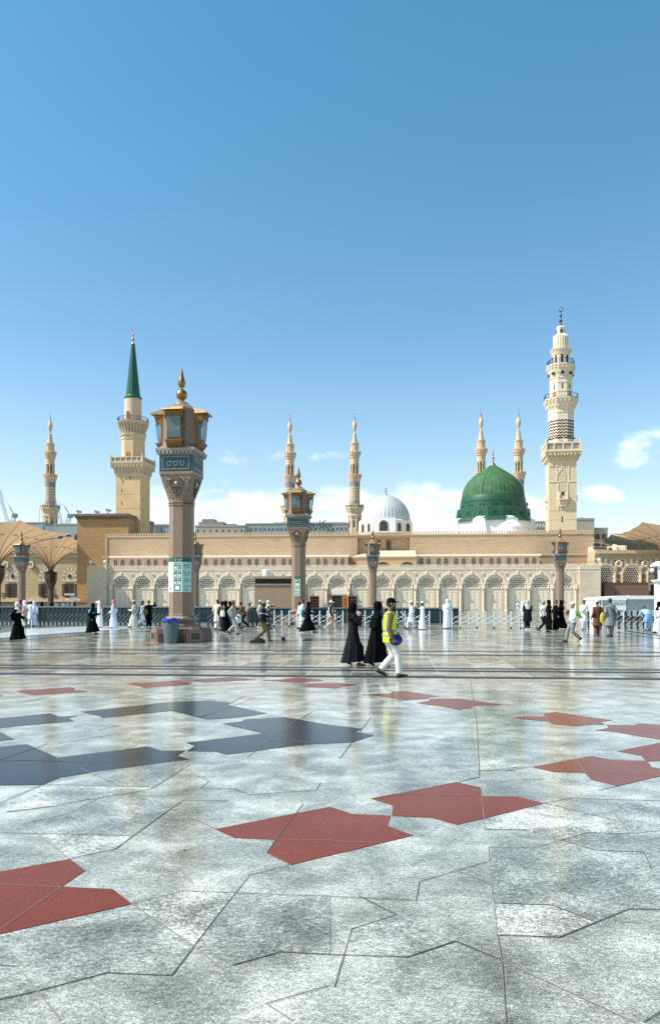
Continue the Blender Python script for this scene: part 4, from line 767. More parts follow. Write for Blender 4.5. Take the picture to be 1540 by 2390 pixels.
# ------------------------------------------------------------------ lamp posts
def block_with_panels(m, half, z0, z1): m.poly([(half,z0),(half,z1)], 4)
def lamp_post():
    t = thing('lamp_post', 'x', 'lamp post', (0,0,0), TOWYAW, 'stone lamp posts with gilded lanterns')
    m = MB(); m.poly([(.80,.0),(.80,.30),(.66,.60),(.66,.66)], 4); obj('pedestal', m, GRAN_D, t)
    for k in range(4):                       # gabled corner blocks with sunk vents
        a = k*PI/2+PI/4; c_, s_ = cos(a), sin(a); R_ = lambda v: [(X*c_-Y*s_, X*s_+Y*c_, Z) for X, Y, Z in v]
        q = MB(); q.prism([(-.36,0),(.36,0),(.36,.36),(.22,.58),(-.22,.58),(-.36,.36)], -1.24, -.72); q.add([(-.36,-.72,.36),(.36,-.72,.36),(.22,-.72,.58),(-.22,-.72,.58),(-.10,-.4,.70),(.10,-.4,.70),(.3,-.4,.36),(-.3,-.4,.36)], [(0,1,2,3),(3,2,5,4),(0,3,4,7),(1,6,5,2),(4,5,6,7),(0,7,6,1)])
        q.v = R_(q.v); b_ = obj('corner_block', q, GRAN_D, t)
        q = MB()
        for x0, x1, z0, z1 in ((-.26,-.20,.08,.46),(.20,.26,.08,.46),(-.20,.20,.08,.13),(-.20,.20,.41,.46)): q.box(x0, x1, -1.275, -1.2401, z0, z1)
        q.v = R_(q.v); obj('vent_frame', q, GRAN, b_)
        q = MB(); q.box(-.199, .199, -1.25, -1.2401, .131, .409); q.v = R_(q.v); obj('vent', q, mat('vent_dark', (.07,.055,.05), .6), b_)
    m = MB(); m.poly([(.64,.66),(.64,.74),(.50,.78),(.50,.84)], 8); m.poly([(.52,.84),(.60,.90),(.63,.98),(.58,1.06),(.50,1.10),(.50,1.16),(.485,1.18)], 8); obj('base_moulding', m, GRAN, t)
    m = MB(); m.poly([(.485,1.18),(.485,5.72)], 8); m.poly([(.488,3.98),(.488,3.995)], 8); obj('shaft', m, GRAN, t)
    m = MB()
    for z0 in (5.70, 5.80): m.poly([(.49,z0),(.52,z0+.02),(.52,z0+.06),(.49,z0+.08)], 8)
    obj('collar', m, GRAN, t)
    oc = lambda h, z_, e=.414: [(x*h, y*h, z_) for x, y in ((-e,-1),(e,-1),(1,-e),(1,e),(e,1),(-e,1),(-1,e),(-1,-e))]
    m = MB(); m.loft([oc(.49,5.881), oc(.50,5.95), oc(.665,6.72,.86), oc(.69,6.92,.97), oc(.70,6.96,.98)]); cp = obj('capital', m, CARVE, t)
    m = MB(); m.box(-.715, .715, -.715, .715, 6.961, 7.079); obj('capital_slab', m, GRAN, cp)
    for k in range(4):
        c_, s_ = cos(k*PI/2), sin(k*PI/2); tl = lambda x, zz, o=.0: (x, -(.505+(zz-5.95)*.216)-o, zz)
        q = MB(); q.path([tl(x, zz, .012) for x, zz in ((0,6.05),(-.16,6.3),(-.30,6.6),(-.24,6.74),(0,6.83),(.24,6.74),(.30,6.6),(.16,6.3),(0,6.05))], .018, 5); q.path([tl(x, zz, .01) for x, zz in ((-.13,6.45),(-.1,6.38),(-.04,6.45),(0,6.2),(.04,6.45),(.1,6.38),(.13,6.45))], .015, 5)
        q.v = [(X*c_-Y*s_, X*s_+Y*c_, Z) for X, Y, Z in q.v]; obj('shield_relief', q, mat('relief_dark', (.10,.065,.045), .7), cp)
        q = MB(); q.ball(tl(0, 6.60, .02), .075, n=12, m=8); q.v = [(X*c_-Y*s_, X*s_+Y*c_, Z) for X, Y, Z in q.v]; obj('boss', q, mat('boss_stone', (.55,.45,.38), .4), cp, 50)
    m = MB(); m.poly([(.71,7.08),(.71,7.76)], 4); fz_ = obj('frieze', m, TEAL, t)
    for k in range(4):
        c_, s_ = cos(k*PI/2), sin(k*PI/2); rot = lambda v: [(X*c_-Y*s_, X*s_+Y*c_, Z) for X, Y, Z in v]
        q = MB(); q.box(-.56, .56, -.716, -.7101, 7.17, 7.68); q.v = rot(q.v); pn = obj('frieze_panel', q, TEAL_D, fz_)
        q = MB()
        for j in range(3): x = -.28+j*.28; q.torus((x,-.722,7.40), .085, .022, 14, 6); q.path([(x-.13,-.722,7.5),(x-.05,-.722,7.46),(x+.05,-.722,7.52),(x+.12,-.722,7.46)], .02, 5)
        for a_ in ((-.58,.58,7.66,7.70),(-.58,.58,7.15,7.19),(-.58,-.54,7.19,7.66),(.54,.58,7.19,7.66)): q.box(a_[0], a_[1], -.735, -.7165, a_[2], a_[3])
        q.v = rot(q.v); obj('panel_ornament', q, mat('teal_ornament', (.16,.22,.22), .4), fz_)
    m = MB(); m.poly([(.72,7.761),(.74,7.80),(.84,7.93),(.84,8.03)], 4)
    for k in range(4):
        c_, s_ = cos(k*PI/2), sin(k*PI/2)
        for j in range(9): q = MB(); x = -.68+j*.17; q.box(x-.045, x+.045, -.835, -.74, 7.80, 7.92); m.add([(X*c_-Y*s_, X*s_+Y*c_, Z) for X, Y, Z in q.v], q.f)
    obj('dentil_ledge', m, mat('grey_granite', (.30,.255,.215), .5, var=.15, scale=25), t)
    m = MB(); m.loft([oc(.82,8.031,.95), oc(.70,8.2,.6), oc(.70,8.35,.5), oc(.68,9.70,.5), oc(.60,9.8,.5)])
    for z_ in (8.55, 9.15): m.poly([(.69,z_),(.69,z_+.015)], 8)
    obj('lantern_body', m, mat('lantern_stone', (.22,.15,.105), .5, var=.14, scale=18), t)
    for k in range(4):
        a = k*PI/2; c_, s_ = cos(a), sin(a); rot = lambda v: [(X*c_-Y*s_, X*s_+Y*c_, Z) for X, Y, Z in v]
        def pc(nm, q, mm, p=None, sm=0): q.v = rot(q.v); return obj(nm, q, mm, p or ln, sm)
        q = MB(); q.box(-.36, .36, -.86, -.64, 8.08, 8.14); q.box(-.33, .33, -.94, -.64, 8.141, 8.22); q.box(-.35, .35, -.98, -.64, 8.221, 8.30); q.box(-.37, .37, -1.01, -.64, 8.301, 8.35)
        for sg in (-1, 1):
            q.prism([(-.64,8.351),(-.78,8.351),(-.78,9.0),(-.84,9.15),(-1.02,9.27),(-1.06,9.42),(-1.06,9.52),(-.64,9.52)], *sorted((sg*.30, sg*.37)), 'x')
        q.box(-.299, .299, -1.06, -.95, 9.32, 9.52)
        q.v = rot(q.v); ln = obj('lantern_frame', q, GILT, t)
        q = MB()
        for yb, zb_, half in ((-1.0,9.30,.285),):
            q.loft([[(x, y, z_) for x, y, z_ in ((-.285,-.66,zz_),(.285,-.66,zz_),(.285,yy_,zz_),(-.285,yy_,zz_))] for zz_, yy_ in ((8.36,-.88),(8.45,-.96),(8.7,-1.0),(9.30,-1.05))])
        pc('lantern_glass', q, GLASS)
        q = MB(); q.box(-.25, .25, -.70, -.682, 8.36, 9.3)
        for j in range(7): q.box(-.24, .24, -.80, -.701, 8.62+j*.095, 8.635+j*.095)
        q.box(-.2, .2, -.86, -.701, 8.37, 8.43); pc('reflector', q, mat('reflector_grey', (.30,.36,.37), .35))
        q = MB()
        for j in range(6): q.torus((-.25+j*.1,-1.075,9.42), .035, .014, 10, 5)
        pc('scroll_ornament', q, GOLD)
        q = MB(); q.add([(-.46,-1.22,9.53),(.46,-1.22,9.53),(.36,-.3,9.53),(-.36,-.3,9.53),(-.44,-1.18,9.60),(.44,-1.18,9.60),(.30,-.35,9.86),(-.30,-.35,9.86)], [(0,3,2,1),(4,5,6,7),(0,1,5,4),(1,2,6,5),(2,3,7,6),(3,0,4,7)]); pc('lantern_roof', q, mat('roof_gold', (.40,.255,.125), .42, .5, var=.15, scale=6))
    m = MB(); m.loft([oc(.66,9.70), oc(.62,9.80), oc(.42,9.93), oc(.34,9.97)]); m.lathe([(.34,9.97),(.30,10.03),(.20,10.10),(.12,10.14)], 20); obj('crown_roof', m, mat('roof_gold', (.5,.36,.18)), t, 30)
    m = MB(); m.lathe([(.13,10.12),(.10,10.18),(.12,10.21),(.20,10.28),(.235,10.38),(.235,10.44),(.20,10.55),(.12,10.62),(.06,10.65),(.05,10.69),(.10,10.74),(.155,10.84),(.16,10.92),(.12,11.06),(.07,11.28),(.03,11.48),(.008,11.57)], 24); obj('finial', m, GOLD, t, 60)
    return t
lp0 = lamp_post()
for i, (px, d, lab) in enumerate(((424, 32.6, 'large near stone lamp post with green sign and blue lined bin at its base'), (697, 56.6, 'second nearest lamp post with a narrow green sign in front of the middle arches'), (870, 105.5, 'lamp post in front of the niche below the white dome'),
    (1307, 103.0, 'lamp post standing in front of the zigzag banded minaret'), (50.5, 107.5, 'lamp post before the umbrella at the left edge'), (455.5, 106.5, 'lamp post mostly hidden behind the large near lamp post'))):
    o = lp0 if i == 0 else dup(lp0); p = at(px, HZ, d); o.location = (p.x, p.y, 0); o['label'] = lab
# signs wrapped round two of the shafts
SG = mat('sign_mint', (.42,.66,.56), .45, var=.03); SGD = mat('sign_green', (.006,.10,.055), .45, var=.05); SGK = mat('sign_dark', (.004,.045,.035), .45, var=.05); SGW = mat('sign_white', (.85,.90,.87), .5, var=.02); SGT = mat('sign_text_green', (.05,.17,.13), .5, var=.05)
ICO = [mat('icon_grey', (.30,.32,.26), .5, var=.05), mat('icon_ochre', (.40,.33,.13), .5, var=.05), mat('icon_green', (.20,.33,.10), .5, var=.05)]
def face_M(a, x, z, off=.0):      # placement on an octagon face: a is the face normal angle
    return Matrix.Rotation(a, 4, 'Z') @ Matrix.Translation((x, -(.488+off), z)) @ Matrix.Rotation(PI/2, 4, 'X')
def sign(loc, label, full):
    t = thing('wayfinding_sign', label, 'sign', loc, TOWYAW, 'green direction signs on the lamp posts')
    z0, z1, zh = (2.09, 3.52, 3.345)
    def slab(nm, a, x0, x1, z0, z1, o0, o1, mm, par=t): q = MB(); q.box(x0, x1, -.4871-o1, -.4871-o0, z0, z1); c_, s_ = cos(a), sin(a); q.v = [(X*c_-Y*s_, X*s_+Y*c_, Z) for X, Y, Z in q.v]; return obj(nm, q, mm, par)
    hw = .2025
    for a in ((-PI/4, 0, PI/4) if full else (0,)):
        slab('sign_panel', a, -hw, hw, z0, zh-.001, .0, .006, SGW if a < 0 else SG); slab('sign_header', a, -hw, hw, zh, z1, .0, .006, SGD)
    def arrow(x, z, dr, s=.062):
        b_ = slab('arrow_square', 0, x-s, x+s, z-s, z+s, .0065, .009, SGK); m = MB()
        m.path([(x-dr*s*.7,-.499,z),(x+dr*s*.7,-.499,z)], s*.16, 4); m.path([(x+dr*s*.1,-.499,z+s*.6),(x+dr*s*.72,-.499,z),(x+dr*s*.1,-.499,z-s*.6)], s*.16, 4); obj('arrow', m, SGW, b_)
    def icon(x, z, k, shape, s=.062):
        b_ = slab('icon_square', 0, x-s, x+s, z-s, z+s, .0065, .009, ICO[k]); m = MB()
        if shape == 0: m.prism([(x+s*.75*cos(j*PI/8), z+s*.75*sin(j*PI/8)) for j in range(16)], -.502, -.4965)
        elif shape == 1:
            for j in range(3): m.box(x-s*.6+j*s*.42, x-s*.35+j*s*.42, -.502, -.4965, z-s*.7, z+s*(.2+.2*j))
        else: m.prism([(x-s*.8,z-s*.8),(x+s*.8,z-s*.8),(x+s*.45,z-s*.1),(x+s*.3,z+s*.6),(x,z+s*.8),(x-s*.3,z+s*.6),(x-s*.45,z-s*.1)], -.502, -.4965)
        obj('icon', m, SGW if shape != 1 else ICO[0], b_)
    if full:
        text('sign_letter', 'S', .14, SGW, t, face_M(0, -.10, 3.43, .009)); text('sign_lettering', '\ufe8f\ufeee\ufee8\ufea0\ufedf\ufe8d', .075, SGW, t, face_M(0, .08, 3.455, .009)); text('sign_lettering', 'SOUTH', .045, SGW, t, face_M(0, .08, 3.39, .009))
        for r_, (z, ks) in enumerate(((3.23,((0,0),(1,1))),(2.92,((2,2),(0,2))),(2.615,((0,2),(0,2))))):
            for x, dr, (k, sh) in ((-.10,-1,ks[0]),(.085,1,ks[1])): arrow(x, z, dr); icon(x, z-.126, k, sh)
        b_ = slab('map_frame', 0, -.155, .115, 2.15, 2.39, .0065, .009, SGK); slab('map_edge', 0, -.155, -.02, 2.36, 2.39, .0091, .011, mat('map_red', (.35,.05,.04), .5), b_); slab('map_sheet', 0, -.115, .08, 2.185, 2.355, .0091, .011, SGW, b_)
        m = MB(); a = PI/4
        for zc, ww in ((3.24,.15),(3.19,.16),(3.14,.15),(3.10,.15),(2.93,.16),(2.88,.16),(2.83,.15),(2.79,.13),(2.63,.13),(2.58,.14),(2.53,.13),(2.49,.13)):
            th = .011 if zc in (3.24,3.19,2.93,2.88,2.63,2.58) else .006
            n_ = 5
            for j in range(n_): x = -ww+j*2*ww/n_; m.box(x, x+2*ww/n_*(.82 if j % 2 else .9), -.4965, -.4935, zc-th, zc+th*(1.2 if j % 3 == 0 else .8))
        m.box(-.16, .03, -.4965, -.4935, 2.325, 2.335); m.box(-.16, .02, -.4965, -.4935, 2.285, 2.295); m.prism([(.06,2.32),(.14,2.32),(.125,2.36),(.095,2.365)], -.4965, -.4935)
        m.v = [(X*cos(a)-Y*sin(a), X*sin(a)+Y*cos(a), Z) for X, Y, Z in m.v]; obj('text_lines', m, SGT, t)
        text('sign_number', '1966', .085, SGT, t, face_M(PI/4, -.04, 2.19, .009))
        m = MB()
        for j in range(3): m.box(-.05, .06, -.4965, -.4935, 2.38-j*.05, 2.40-j*.05)
        for zc in (3.2, 2.88, 2.62): m.box(-.12, .12, -.4965, -.4935, zc-.004, zc+.004)
        m.v = [(X*cos(-a)-Y*sin(-a), X*sin(-a)+Y*cos(-a), Z) for X, Y, Z in m.v]; obj('text_lines', m, mat('sign_text_grey', (.42,.45,.5), .5), t)
        m = MB(); m.box(-.05, .06, -.4965, -.4935, 2.17, 2.27); m.v = [(X*cos(-a)-Y*sin(-a), X*sin(-a)+Y*cos(-a), Z) for X, Y, Z in m.v]; obj('red_mark', m, mat('map_red', (.35,.05,.04)), t)
    else:
        text('sign_letter', 'S', .09, SGW, t, face_M(0, 0, 3.43, .009)); arrow(0, 3.19, -1, .12); icon(0, 2.94, 1, 0, .12)
        m = MB()
        for zc in (2.74, 2.69, 2.64): m.box(-.15, .15, -.4965, -.4935, zc-.008, zc+.008)
        obj('text_lines', m, SGT, t); b_ = slab('map_frame', 0, -.12, .12, 2.2, 2.46, .0065, .009, SGK); slab('map_sheet', 0, -.085, .085, 2.24, 2.42, .0091, .011, mat('map_pink', (.75,.62,.72), .5), b_)
    return t
sign(lp0.location, 'mint green direction sign with arrows wrapped round the near lamp post shaft', True)
p = at(697, HZ, 56.6); sign((p.x, p.y, 0), 'narrow mint green sign with one white arrow on the second lamp post', False)
# litter bin
x, y = gr(398, 1502); bn = thing('litter_bin', 'grey plastic bin with a shiny blue liner at the near lamp post base', 'bin', (x, y+.15, 0))
m = MB(); m.lathe([(.285,0),(.29,.03),(.33,.92),(.35,.93),(.35,.97),(.31,.98),(.30,.5)], 28); obj('bin_body', m, mat('bin_grey', (.09,.13,.145), .4, var=.06), bn, 35)
m = MB(); m.loft([[(r_*(1+.03*sin(7*a+ph)+.02*sin(13*a))*cos(a), r_*(1+.03*sin(7*a+ph)+.02*sin(13*a))*sin(a), zz+.022*sin(5*a+ph)) for a in [2*PI*i/72 for i in range(72)]] for r_, zz, ph in ((.338,.84,0),(.352,.89,.6),(.362,.96,1.2),(.345,1.01,1.0),(.29,1.005,.4),(.26,.9,0))]); obj('bin_liner', m, mat('blue_plastic', (.003,.04,.33), .25, var=.15), bn, 60)
m = MB(); m.box(.02, .03, -.325, -.30, .1, .8); obj('bin_seam', m, mat('seam_grey', (.3,.34,.34), .4), bn)
# ------------------------------------------------------------------ umbrellas
def umbrella(cx, cy, half, halfy, zr, label, zc=8.3):
    t = thing('umbrella', label, 'umbrella', (cx, cy, 0), YAW, 'giant folding shade umbrellas round the mosque')
    n = 16; S = []
    for i in range(n*4):
        q, f = divmod(i, n); f = f/n*2-1; S.append([(f,-1),(1,f),(-f,1),(-1,-f)][q])
    m = MB(); prof = [(1.0,0),(.93,.035),(.8,.10),(.6,.215),(.42,.36),(.28,.52),(.16,.72),(.07,.92),(.05,1.0)]; rings = []
    for k, h in prof:
        r_ = []
        for i, (x, y) in enumerate(S):
            l = math.hypot(x, y); mixk = k**.6; sx = x*mixk+x/l*(1-mixk); sy_ = y*mixk+y/l*(1-mixk)
            sag = (.10 if i % 4 == 2 else .05 if i % 2 else 0)*k*(1-.3*k); dip = .55*max(0, k-.55)*(1-abs((i % n)/n*2-1)**1.5)*.5
            r_.append((sx*half*k, sy_*halfy*k, zr-(zr-zc)*(h+sag*.35)-dip+(1.0*k**3*(abs(x*y))**2)*.6))
        rings.append(r_)
    vs = [p for r_ in rings for p in r_]; N = n*4; m.add(vs, [(j*N+i, j*N+(i+1) % N, (j+1)*N+(i+1) % N, (j+1)*N+i) for j in range(len(rings)-1) for i in range(N)]); cn = obj('canopy', m, FABRIC, t, 60)
    for i in range(0, N, 4):
        m = MB(); m.path([(r_[i][0], r_[i][1], r_[i][2]-.12) for r_ in rings], [.02,.03,.035,.04,.05,.06,.08,.1,.1], 5); obj('rib', m, RIB, cn)
    m = MB()
    for i in range(2, N, 4):
        c = rings[3][i]; x, y, zz_ = c[0]*1.05, c[1]*1.05, c[2]-.02; m.add([(x-.45,y-.2,zz_-.03),(x,y-.35,zz_-.03),(x+.45,y+.2,zz_-.03),(x,y+.35,zz_-.03),(x,y,zz_+.12)], [(0,1,4),(1,2,4),(2,3,4),(3,0,4),(3,2,1,0)])
    obj('canopy_motif', m, mat('motif_brown', (.12,.085,.05), .7), cn)
    m = MB(); m.poly([(.55,0),(.55,4.3),(.62,4.6),(1.0,5.6),(1.05,5.9)], 8); obj('pillar', m, mat('pillar_brown', (.085,.055,.04), .5, var=.15), t)
    m = MB(); m.poly([(1.05,5.901),(1.1,6.1),(1.1,7.4),(1.25,7.5),(1.3,7.7),(.5,8.0),(.45,8.35)], 8); h_ = obj('pillar_head', m, BRONZE, t)
    m = MB()
    for k in range(4): c_, s_ = cos(k*PI/2), sin(k*PI/2); q = MB(); q.box(-.38, .38, -1.22, -1.101, 6.25, 7.35); m.add([(X*c_-Y*s_, X*s_+Y*c_, Z) for X, Y, Z in q.v], q.f)
    obj('lantern_panel', m, mat('lantern_panel', (.11,.075,.06), .35, .4), h_)
    m = MB()
    for sg in (-1, 1): m.torus((sg*1.25,0,2.6), .42, .06, 20, 6); m.tube((sg*.5,0,3.1), (sg*1.3,0,3.1), .06, n=6); m.torus((sg*1.25,0,2.6), .2, .04, 12, 6); [m.tube((sg*1.25,0,2.6), (sg*1.25+.4*cos(q*PI/4),0,2.6+.4*sin(q*PI/4)), .025, n=4) for q in range(8)]
    obj('fan_ring', m, BRONZE, t); return t
umbrella(-57.9, 160.4, 7.4, 7.8, 13.9, 'smaller open tan umbrella on its dark pillar left of the brick block')
umbrella(-56.6, 131.5, 9.6, 10.8, 13.7, 'big tan umbrella cut by the left edge')
umbrella(60.9, 133.4, 9.8, 9.6, 13.9, 'nearer tan umbrella cut by the right edge')
umbrella(63.0, 152.2, 9.6, 7.6, 13.7, 'farther tan umbrella at right below the beige apartment block')
# ------------------------------------------------------------------ background buildings, cranes
def block(label, px0, px1, py, d, deep, mm, rows=0, cols=0, extra=None, zb=0):
    p0, p1 = at(px0, py, d), at(px1, py, d); t = thing('apartment_building', label, 'building', (p0.x, d, 0), R(-3), 'buildings beyond the mosque'); W = p1.x-p0.x; H = p0.z
    m = MB(); m.box(0, W, 0, deep, 0, H); obj('wall', m, mm, t)
    m = MB(); m.box(-.15, W+.15, -.15, deep+.15, H+.001, H+.5); obj('parapet', m, mm, t); return t, W, H
BG1 = mat('beige_render', (.42,.35,.28), .8, var=.1, scale=.2); BG2 = mat('grey_render', (.33,.34,.32), .8, var=.08, scale=.2); BG3 = mat('slate_render', (.25,.29,.30), .8, var=.1, scale=.2)
t, W, H = block('long pale grey hotel block with a slab roof and dark calligraphy sign', 573, 812, 1224, 330, 20, BG2)
m = MB(); m.box(W*.27, W*.98, 2, 14, H+.51, H+1.0); m.box(W*.29, W*.9, 3, 12, H+.5, H+.509); obj('roof_slab', m, BG3, t)
for k in range(24):
    m = MB(); m.box(W*(k+.35)/24, W*(k+.6)/24, -.05, .1, H-2.6, H-1.7); obj('window', m, DARK, t)
for k in range(1, 12): m = MB(); m.box(W*k/12-.08, W*k/12+.08, -.06, -.002, 0, H); obj('wall_joint', m, BG3, t)
text('roof_sign', '\ufee1\ufead\ufe8e\ufedc\ufee3', 4.6, mat('sign_navy', (.03,.03,.07), .5), t, Matrix.Translation((W*.74, -1.0, H-.2)) @ Matrix.Rotation(PI/2, 4, 'X'), .15)
t, W, H = block('beige stepped building with roof plant behind the near lamp post', 455, 572, 1229, 300, 18, BG1)
m = MB(); m.box(W*.05, W*.55, 2, 10, H+.5, H+2.0); m.box(W*.1, W*.35, 3, 9, H+2.001, H+3.2); m.box(W*.6, W*.8, 2, 8, H+.5, H+1.2); [m.tube((W*x,3,H+.5), (W*x,3,H+h_), .08) for x, h_ in ((.42,4.6),(.5,3.9),(.58,3.0),(.75,2.6))]; obj('roof_plant', m, mat('plant_grey', (.27,.24,.21), .8), t)
for k in range(8): m = MB(); m.box(W*(k+.4)/8, W*(k+.55)/8, -.05, .1, H-2.2, H-1.2); obj('window', m, DARK, t)
t, W, H = block('blue grey box building right of the green spired minaret', 350, 397, 1227, 260, 12, BG3)
m = MB(); m.box(W*.28, W*.56, -.4, -.002, 0, H-.2); obj('dark_bay', m, mat('bay_slate', (.14,.17,.18), .7), t)
t, W, H = block('beige apartment block with arched windows right of the zigzag minaret', 1330, 1386, 1213, 240, 14, BG1)
m = MB(); m.box(W, W+4.4, 1, 14, 0, H-2.9); m.box(W-.1, W+4.55, .9, 14, H-2.899, H-2.4); m.box(W*.5, W*.75, 4, 8, H+.5, H+1.1); obj('side_wing', m, BG1, t)
for r_ in range(5):
    for x in (W+.6, W+2.6):
        q = MB(); z_ = H-6.0-r_*2.8
        if r_ % 2 == 0: q.prism([(x,z_)]+[(x+.65-.65*cos(PI*j/10), z_+1.0+.65*sin(PI*j/10)) for j in range(11)]+[(x+1.3,z_)], .93, 1.1)
        else: q.box(x, x+1.3, .93, 1.1, z_+.3, z_+1.8)
        obj('window', q, BROWNO, t)
for r_ in range(2):
    for k in range(4): q = MB(); x = .6+k*1.9; z_ = H-5.6-r_*3; q.prism([(x,z_)]+[(x+.6-.6*cos(PI*j/10), z_+.8+.6*sin(PI*j/10)) for j in range(11)]+[(x+1.2,z_)], -.06, .1); obj('window', q, BROWNO, t)
t, W, H = block('low grey beige building with white roof letters between green dome and minaret', 1228, 1290, 1220, 240, 14, BG1)
text('roof_letters', 'WA', 2.0, mat('letter_white', (.7,.68,.64), .6), t, Matrix.Translation((4.2, -.1, H-1.1)) @ Matrix.Rotation(PI/2, 4, 'X'), .1)
for k in range(4): q = MB(); x = 1.0+k*1.9; q.prism([(x,H-4.6)]+[(x+.55-.55*cos(PI*j/10), H-3.6+.55*sin(PI*j/10)) for j in range(11)]+[(x+1.1,H-4.6)], -.06, .1); obj('window', q, BROWNO, t)
t, W, H = block('long grey building with dark arches behind the left umbrellas', 125, 300, 1225, 330, 16, BG2)
for k in range(8): q = MB(); x = 2+k*3.6; q.prism([(x,H-6.5)]+[(x+1-1*cos(PI*j/10), H-5+.9*sin(PI*j/10)) for j in range(11)]+[(x+2,H-6.5)], -.06, .1); obj('window', q, DARK, t)
t, W, H = block('low grey rooftop block with masts at the far left', -60, 108, 1222, 340, 16, BG2)
m = MB(); [m.tube((W*x,2,H), (W*x,2,H+h_), .1) for x, h_ in ((.55,5),(.63,2),(.9,7),(.95,4))]; m.box(W*.97, W*1.12, 0, 10, H-4, H-1.2); obj('roof_mast', m, BG3, t)
def crane(label, px, d, jib, mast):
    p = at(px, HZ, d); t = thing('tower_crane', label, 'crane', (p.x, d, 0), 0, 'cranes on the skyline'); s = d/F; cm = mat('crane_steel', (.20,.24,.27), .6)
    def lat(nm, a, b, w_):
        m = MB(); a, b = Vector((a[0]*s, 0, hz(a[1], d))), Vector((b[0]*s, 0, hz(b[1], d))); u = (b-a).normalized(); n_ = Vector((-u.z, 0, u.x))*w_; y_ = Vector((0,w_,0)); L_ = (b-a).length; k = max(3, int(L_/(w_*2.2)))
        for c in (n_+y_, n_-y_, -n_+y_, -n_-y_): m.tube(a+c, b+c, w_*.16, n=4)
        for i in range(k): m.tube(a+u*(L_*i/k)+n_*(1 if i % 2 else -1)+y_, a+u*(L_*(i+1)/k)-n_*(1 if i % 2 else -1)+y_, w_*.12, n=4)
        obj(nm, m, cm, t)
    lat('jib', jib[0], jib[1], .55); lat('mast', mast[0], mast[1], .7); m = MB(); j1 = Vector((jib[1][0]*s,0,hz(jib[1][1],d))); a1 = Vector((mast[1][0]*s,0,hz(mast[1][1],d))); a2 = a1+Vector((-2.6,0,4.6)); m.tube(a1, a2, .22, n=5); m.tube(j1, a2, .06, n=4); m.tube(a1+Vector((.3,0,0)), Vector((a1.x+.6,0,hz(1225,d))), .1, n=4); obj('cable_stay', m, cm, t)
    q = MB(); q.box(-.9*1, 1.2, -1, 1, 0, 1.8); q.v = [(X+a1.x, Y, Z+a1.z-1.0) for X, Y, Z in q.v]; obj('winch_cab', q, cm, t)
crane('grey luffing crane cut by the left edge above the umbrella', 20, 380, ((0,1225),(-26,1135)), ((5,1225),(14,1203)))
crane('grey luffing crane right of the leftmost far minaret', 148, 380, ((-3,1224),(-22,1165)), ((7,1224),(15,1204)))
# ------------------------------------------------------------------ kiosk, hoardings, white entrance house
p0, p1 = gr(593.5, 1436), gr(700, 1435); d = 98.0; k0 = at(593.5, HZ, d).x; k1 = at(700, HZ, d).x
kk = thing('service_kiosk', 'brown box kiosk with a dark louvre band in front of the arcade', 'kiosk', (k0, d, 0), YAW); W = k1-k0
m = MB(); m.box(0, W, 0, 5, 0, hz(1366, d)); m.box(-.1, W+.1, -.1, 5.1, hz(1365.9, d), hz(1365, d)+.12); m.box(.05, W-.05, .4, 5, hz(1365, d)+.121, hz(1351, d)); m.box(-.12, W+.12, -.12, 5.1, hz(1351, d)+.001, hz(1345.5, d)); obj('kiosk_wall', m, brick('kiosk_blocks', (.36,.245,.155), (.34,.225,.14), (.27,.175,.11), 1.4, .36), kk)
m = MB(); m.box(.04, W-.04, .25, .399, hz(1365, d)+.122, hz(1351, d))
for j in range(6): zz_ = hz(1364, d)+j*.13; m.box(.05, W-.05, .12, .249, zz_, zz_+.04)
obj('louvre', m, mat('louvre_dark', (.015,.022,.026), .5), kk)
for px, ww in ((629, .58), (700, .5)):
    m = MB(); m.lathe([(.55,0),(.58,.1),(.58,.85),(.5,.9)], 20); t = obj('water_tank', m, mat('tank_white', (.75,.77,.76), .5, var=.03), None, 40, loc=(at(px-7, HZ, d+1.5).x, d+1.5, hz(1345.5, d)))
    tag(t, 'white round tank on the left of the brown kiosk roof' if px < 650 else 'white round tank on the kiosk roof beside the second lamp post', 'tank', 'white tanks on the kiosk roof')
def hoarding(label, x0, y0, x1, y1, h, n, mm, rail, post=True):
    L_ = math.hypot(x1-x0, y1-y0); t = thing('hoarding', label, 'hoarding', (x0, y0, 0), math.atan2(y1-y0, x1-x0), 'low dark screens behind the barriers')
    for k in range(n):
        a, b = L_*k/n+.02, L_*(k+1)/n-.02; m = MB(); m.box(a, b, -.03, .03, .12, h-.1); m.box(a+.08, b-.08, -.045, -.0301, .25, h-.22); obj('screen_panel', m, mm, t)
    m = MB(); m.box(0, L_, -.07, .07, h-.099, h); m.box(0, L_, -.16, .16, 0, .119); obj('screen_rail', m, rail, t)
SLATE = mat('slate_screen', (.026,.038,.044), .7, var=.15, scale=.9, spec=.12); RAILT = mat('teal_rail', (.16,.21,.21), .5, var=.08)
a, b = gr(-40, 1454), gr(598, 1457.5); hoarding('long teal slate screen behind the dark barriers on the left', a[0], a[1], b[0], b[1], 1.33, 14, mat('teal_screen', (.022,.042,.046), .7, var=.15, scale=.9, spec=.12), RAILT)
a, b = gr(600, 1457.5), gr(1071, 1459.5); hoarding('slate screen behind the white scissor barriers in the middle', a[0], a[1], b[0], b[1], 1.26, 11, SLATE, mat('slate_rail', (.13,.155,.16), .5))
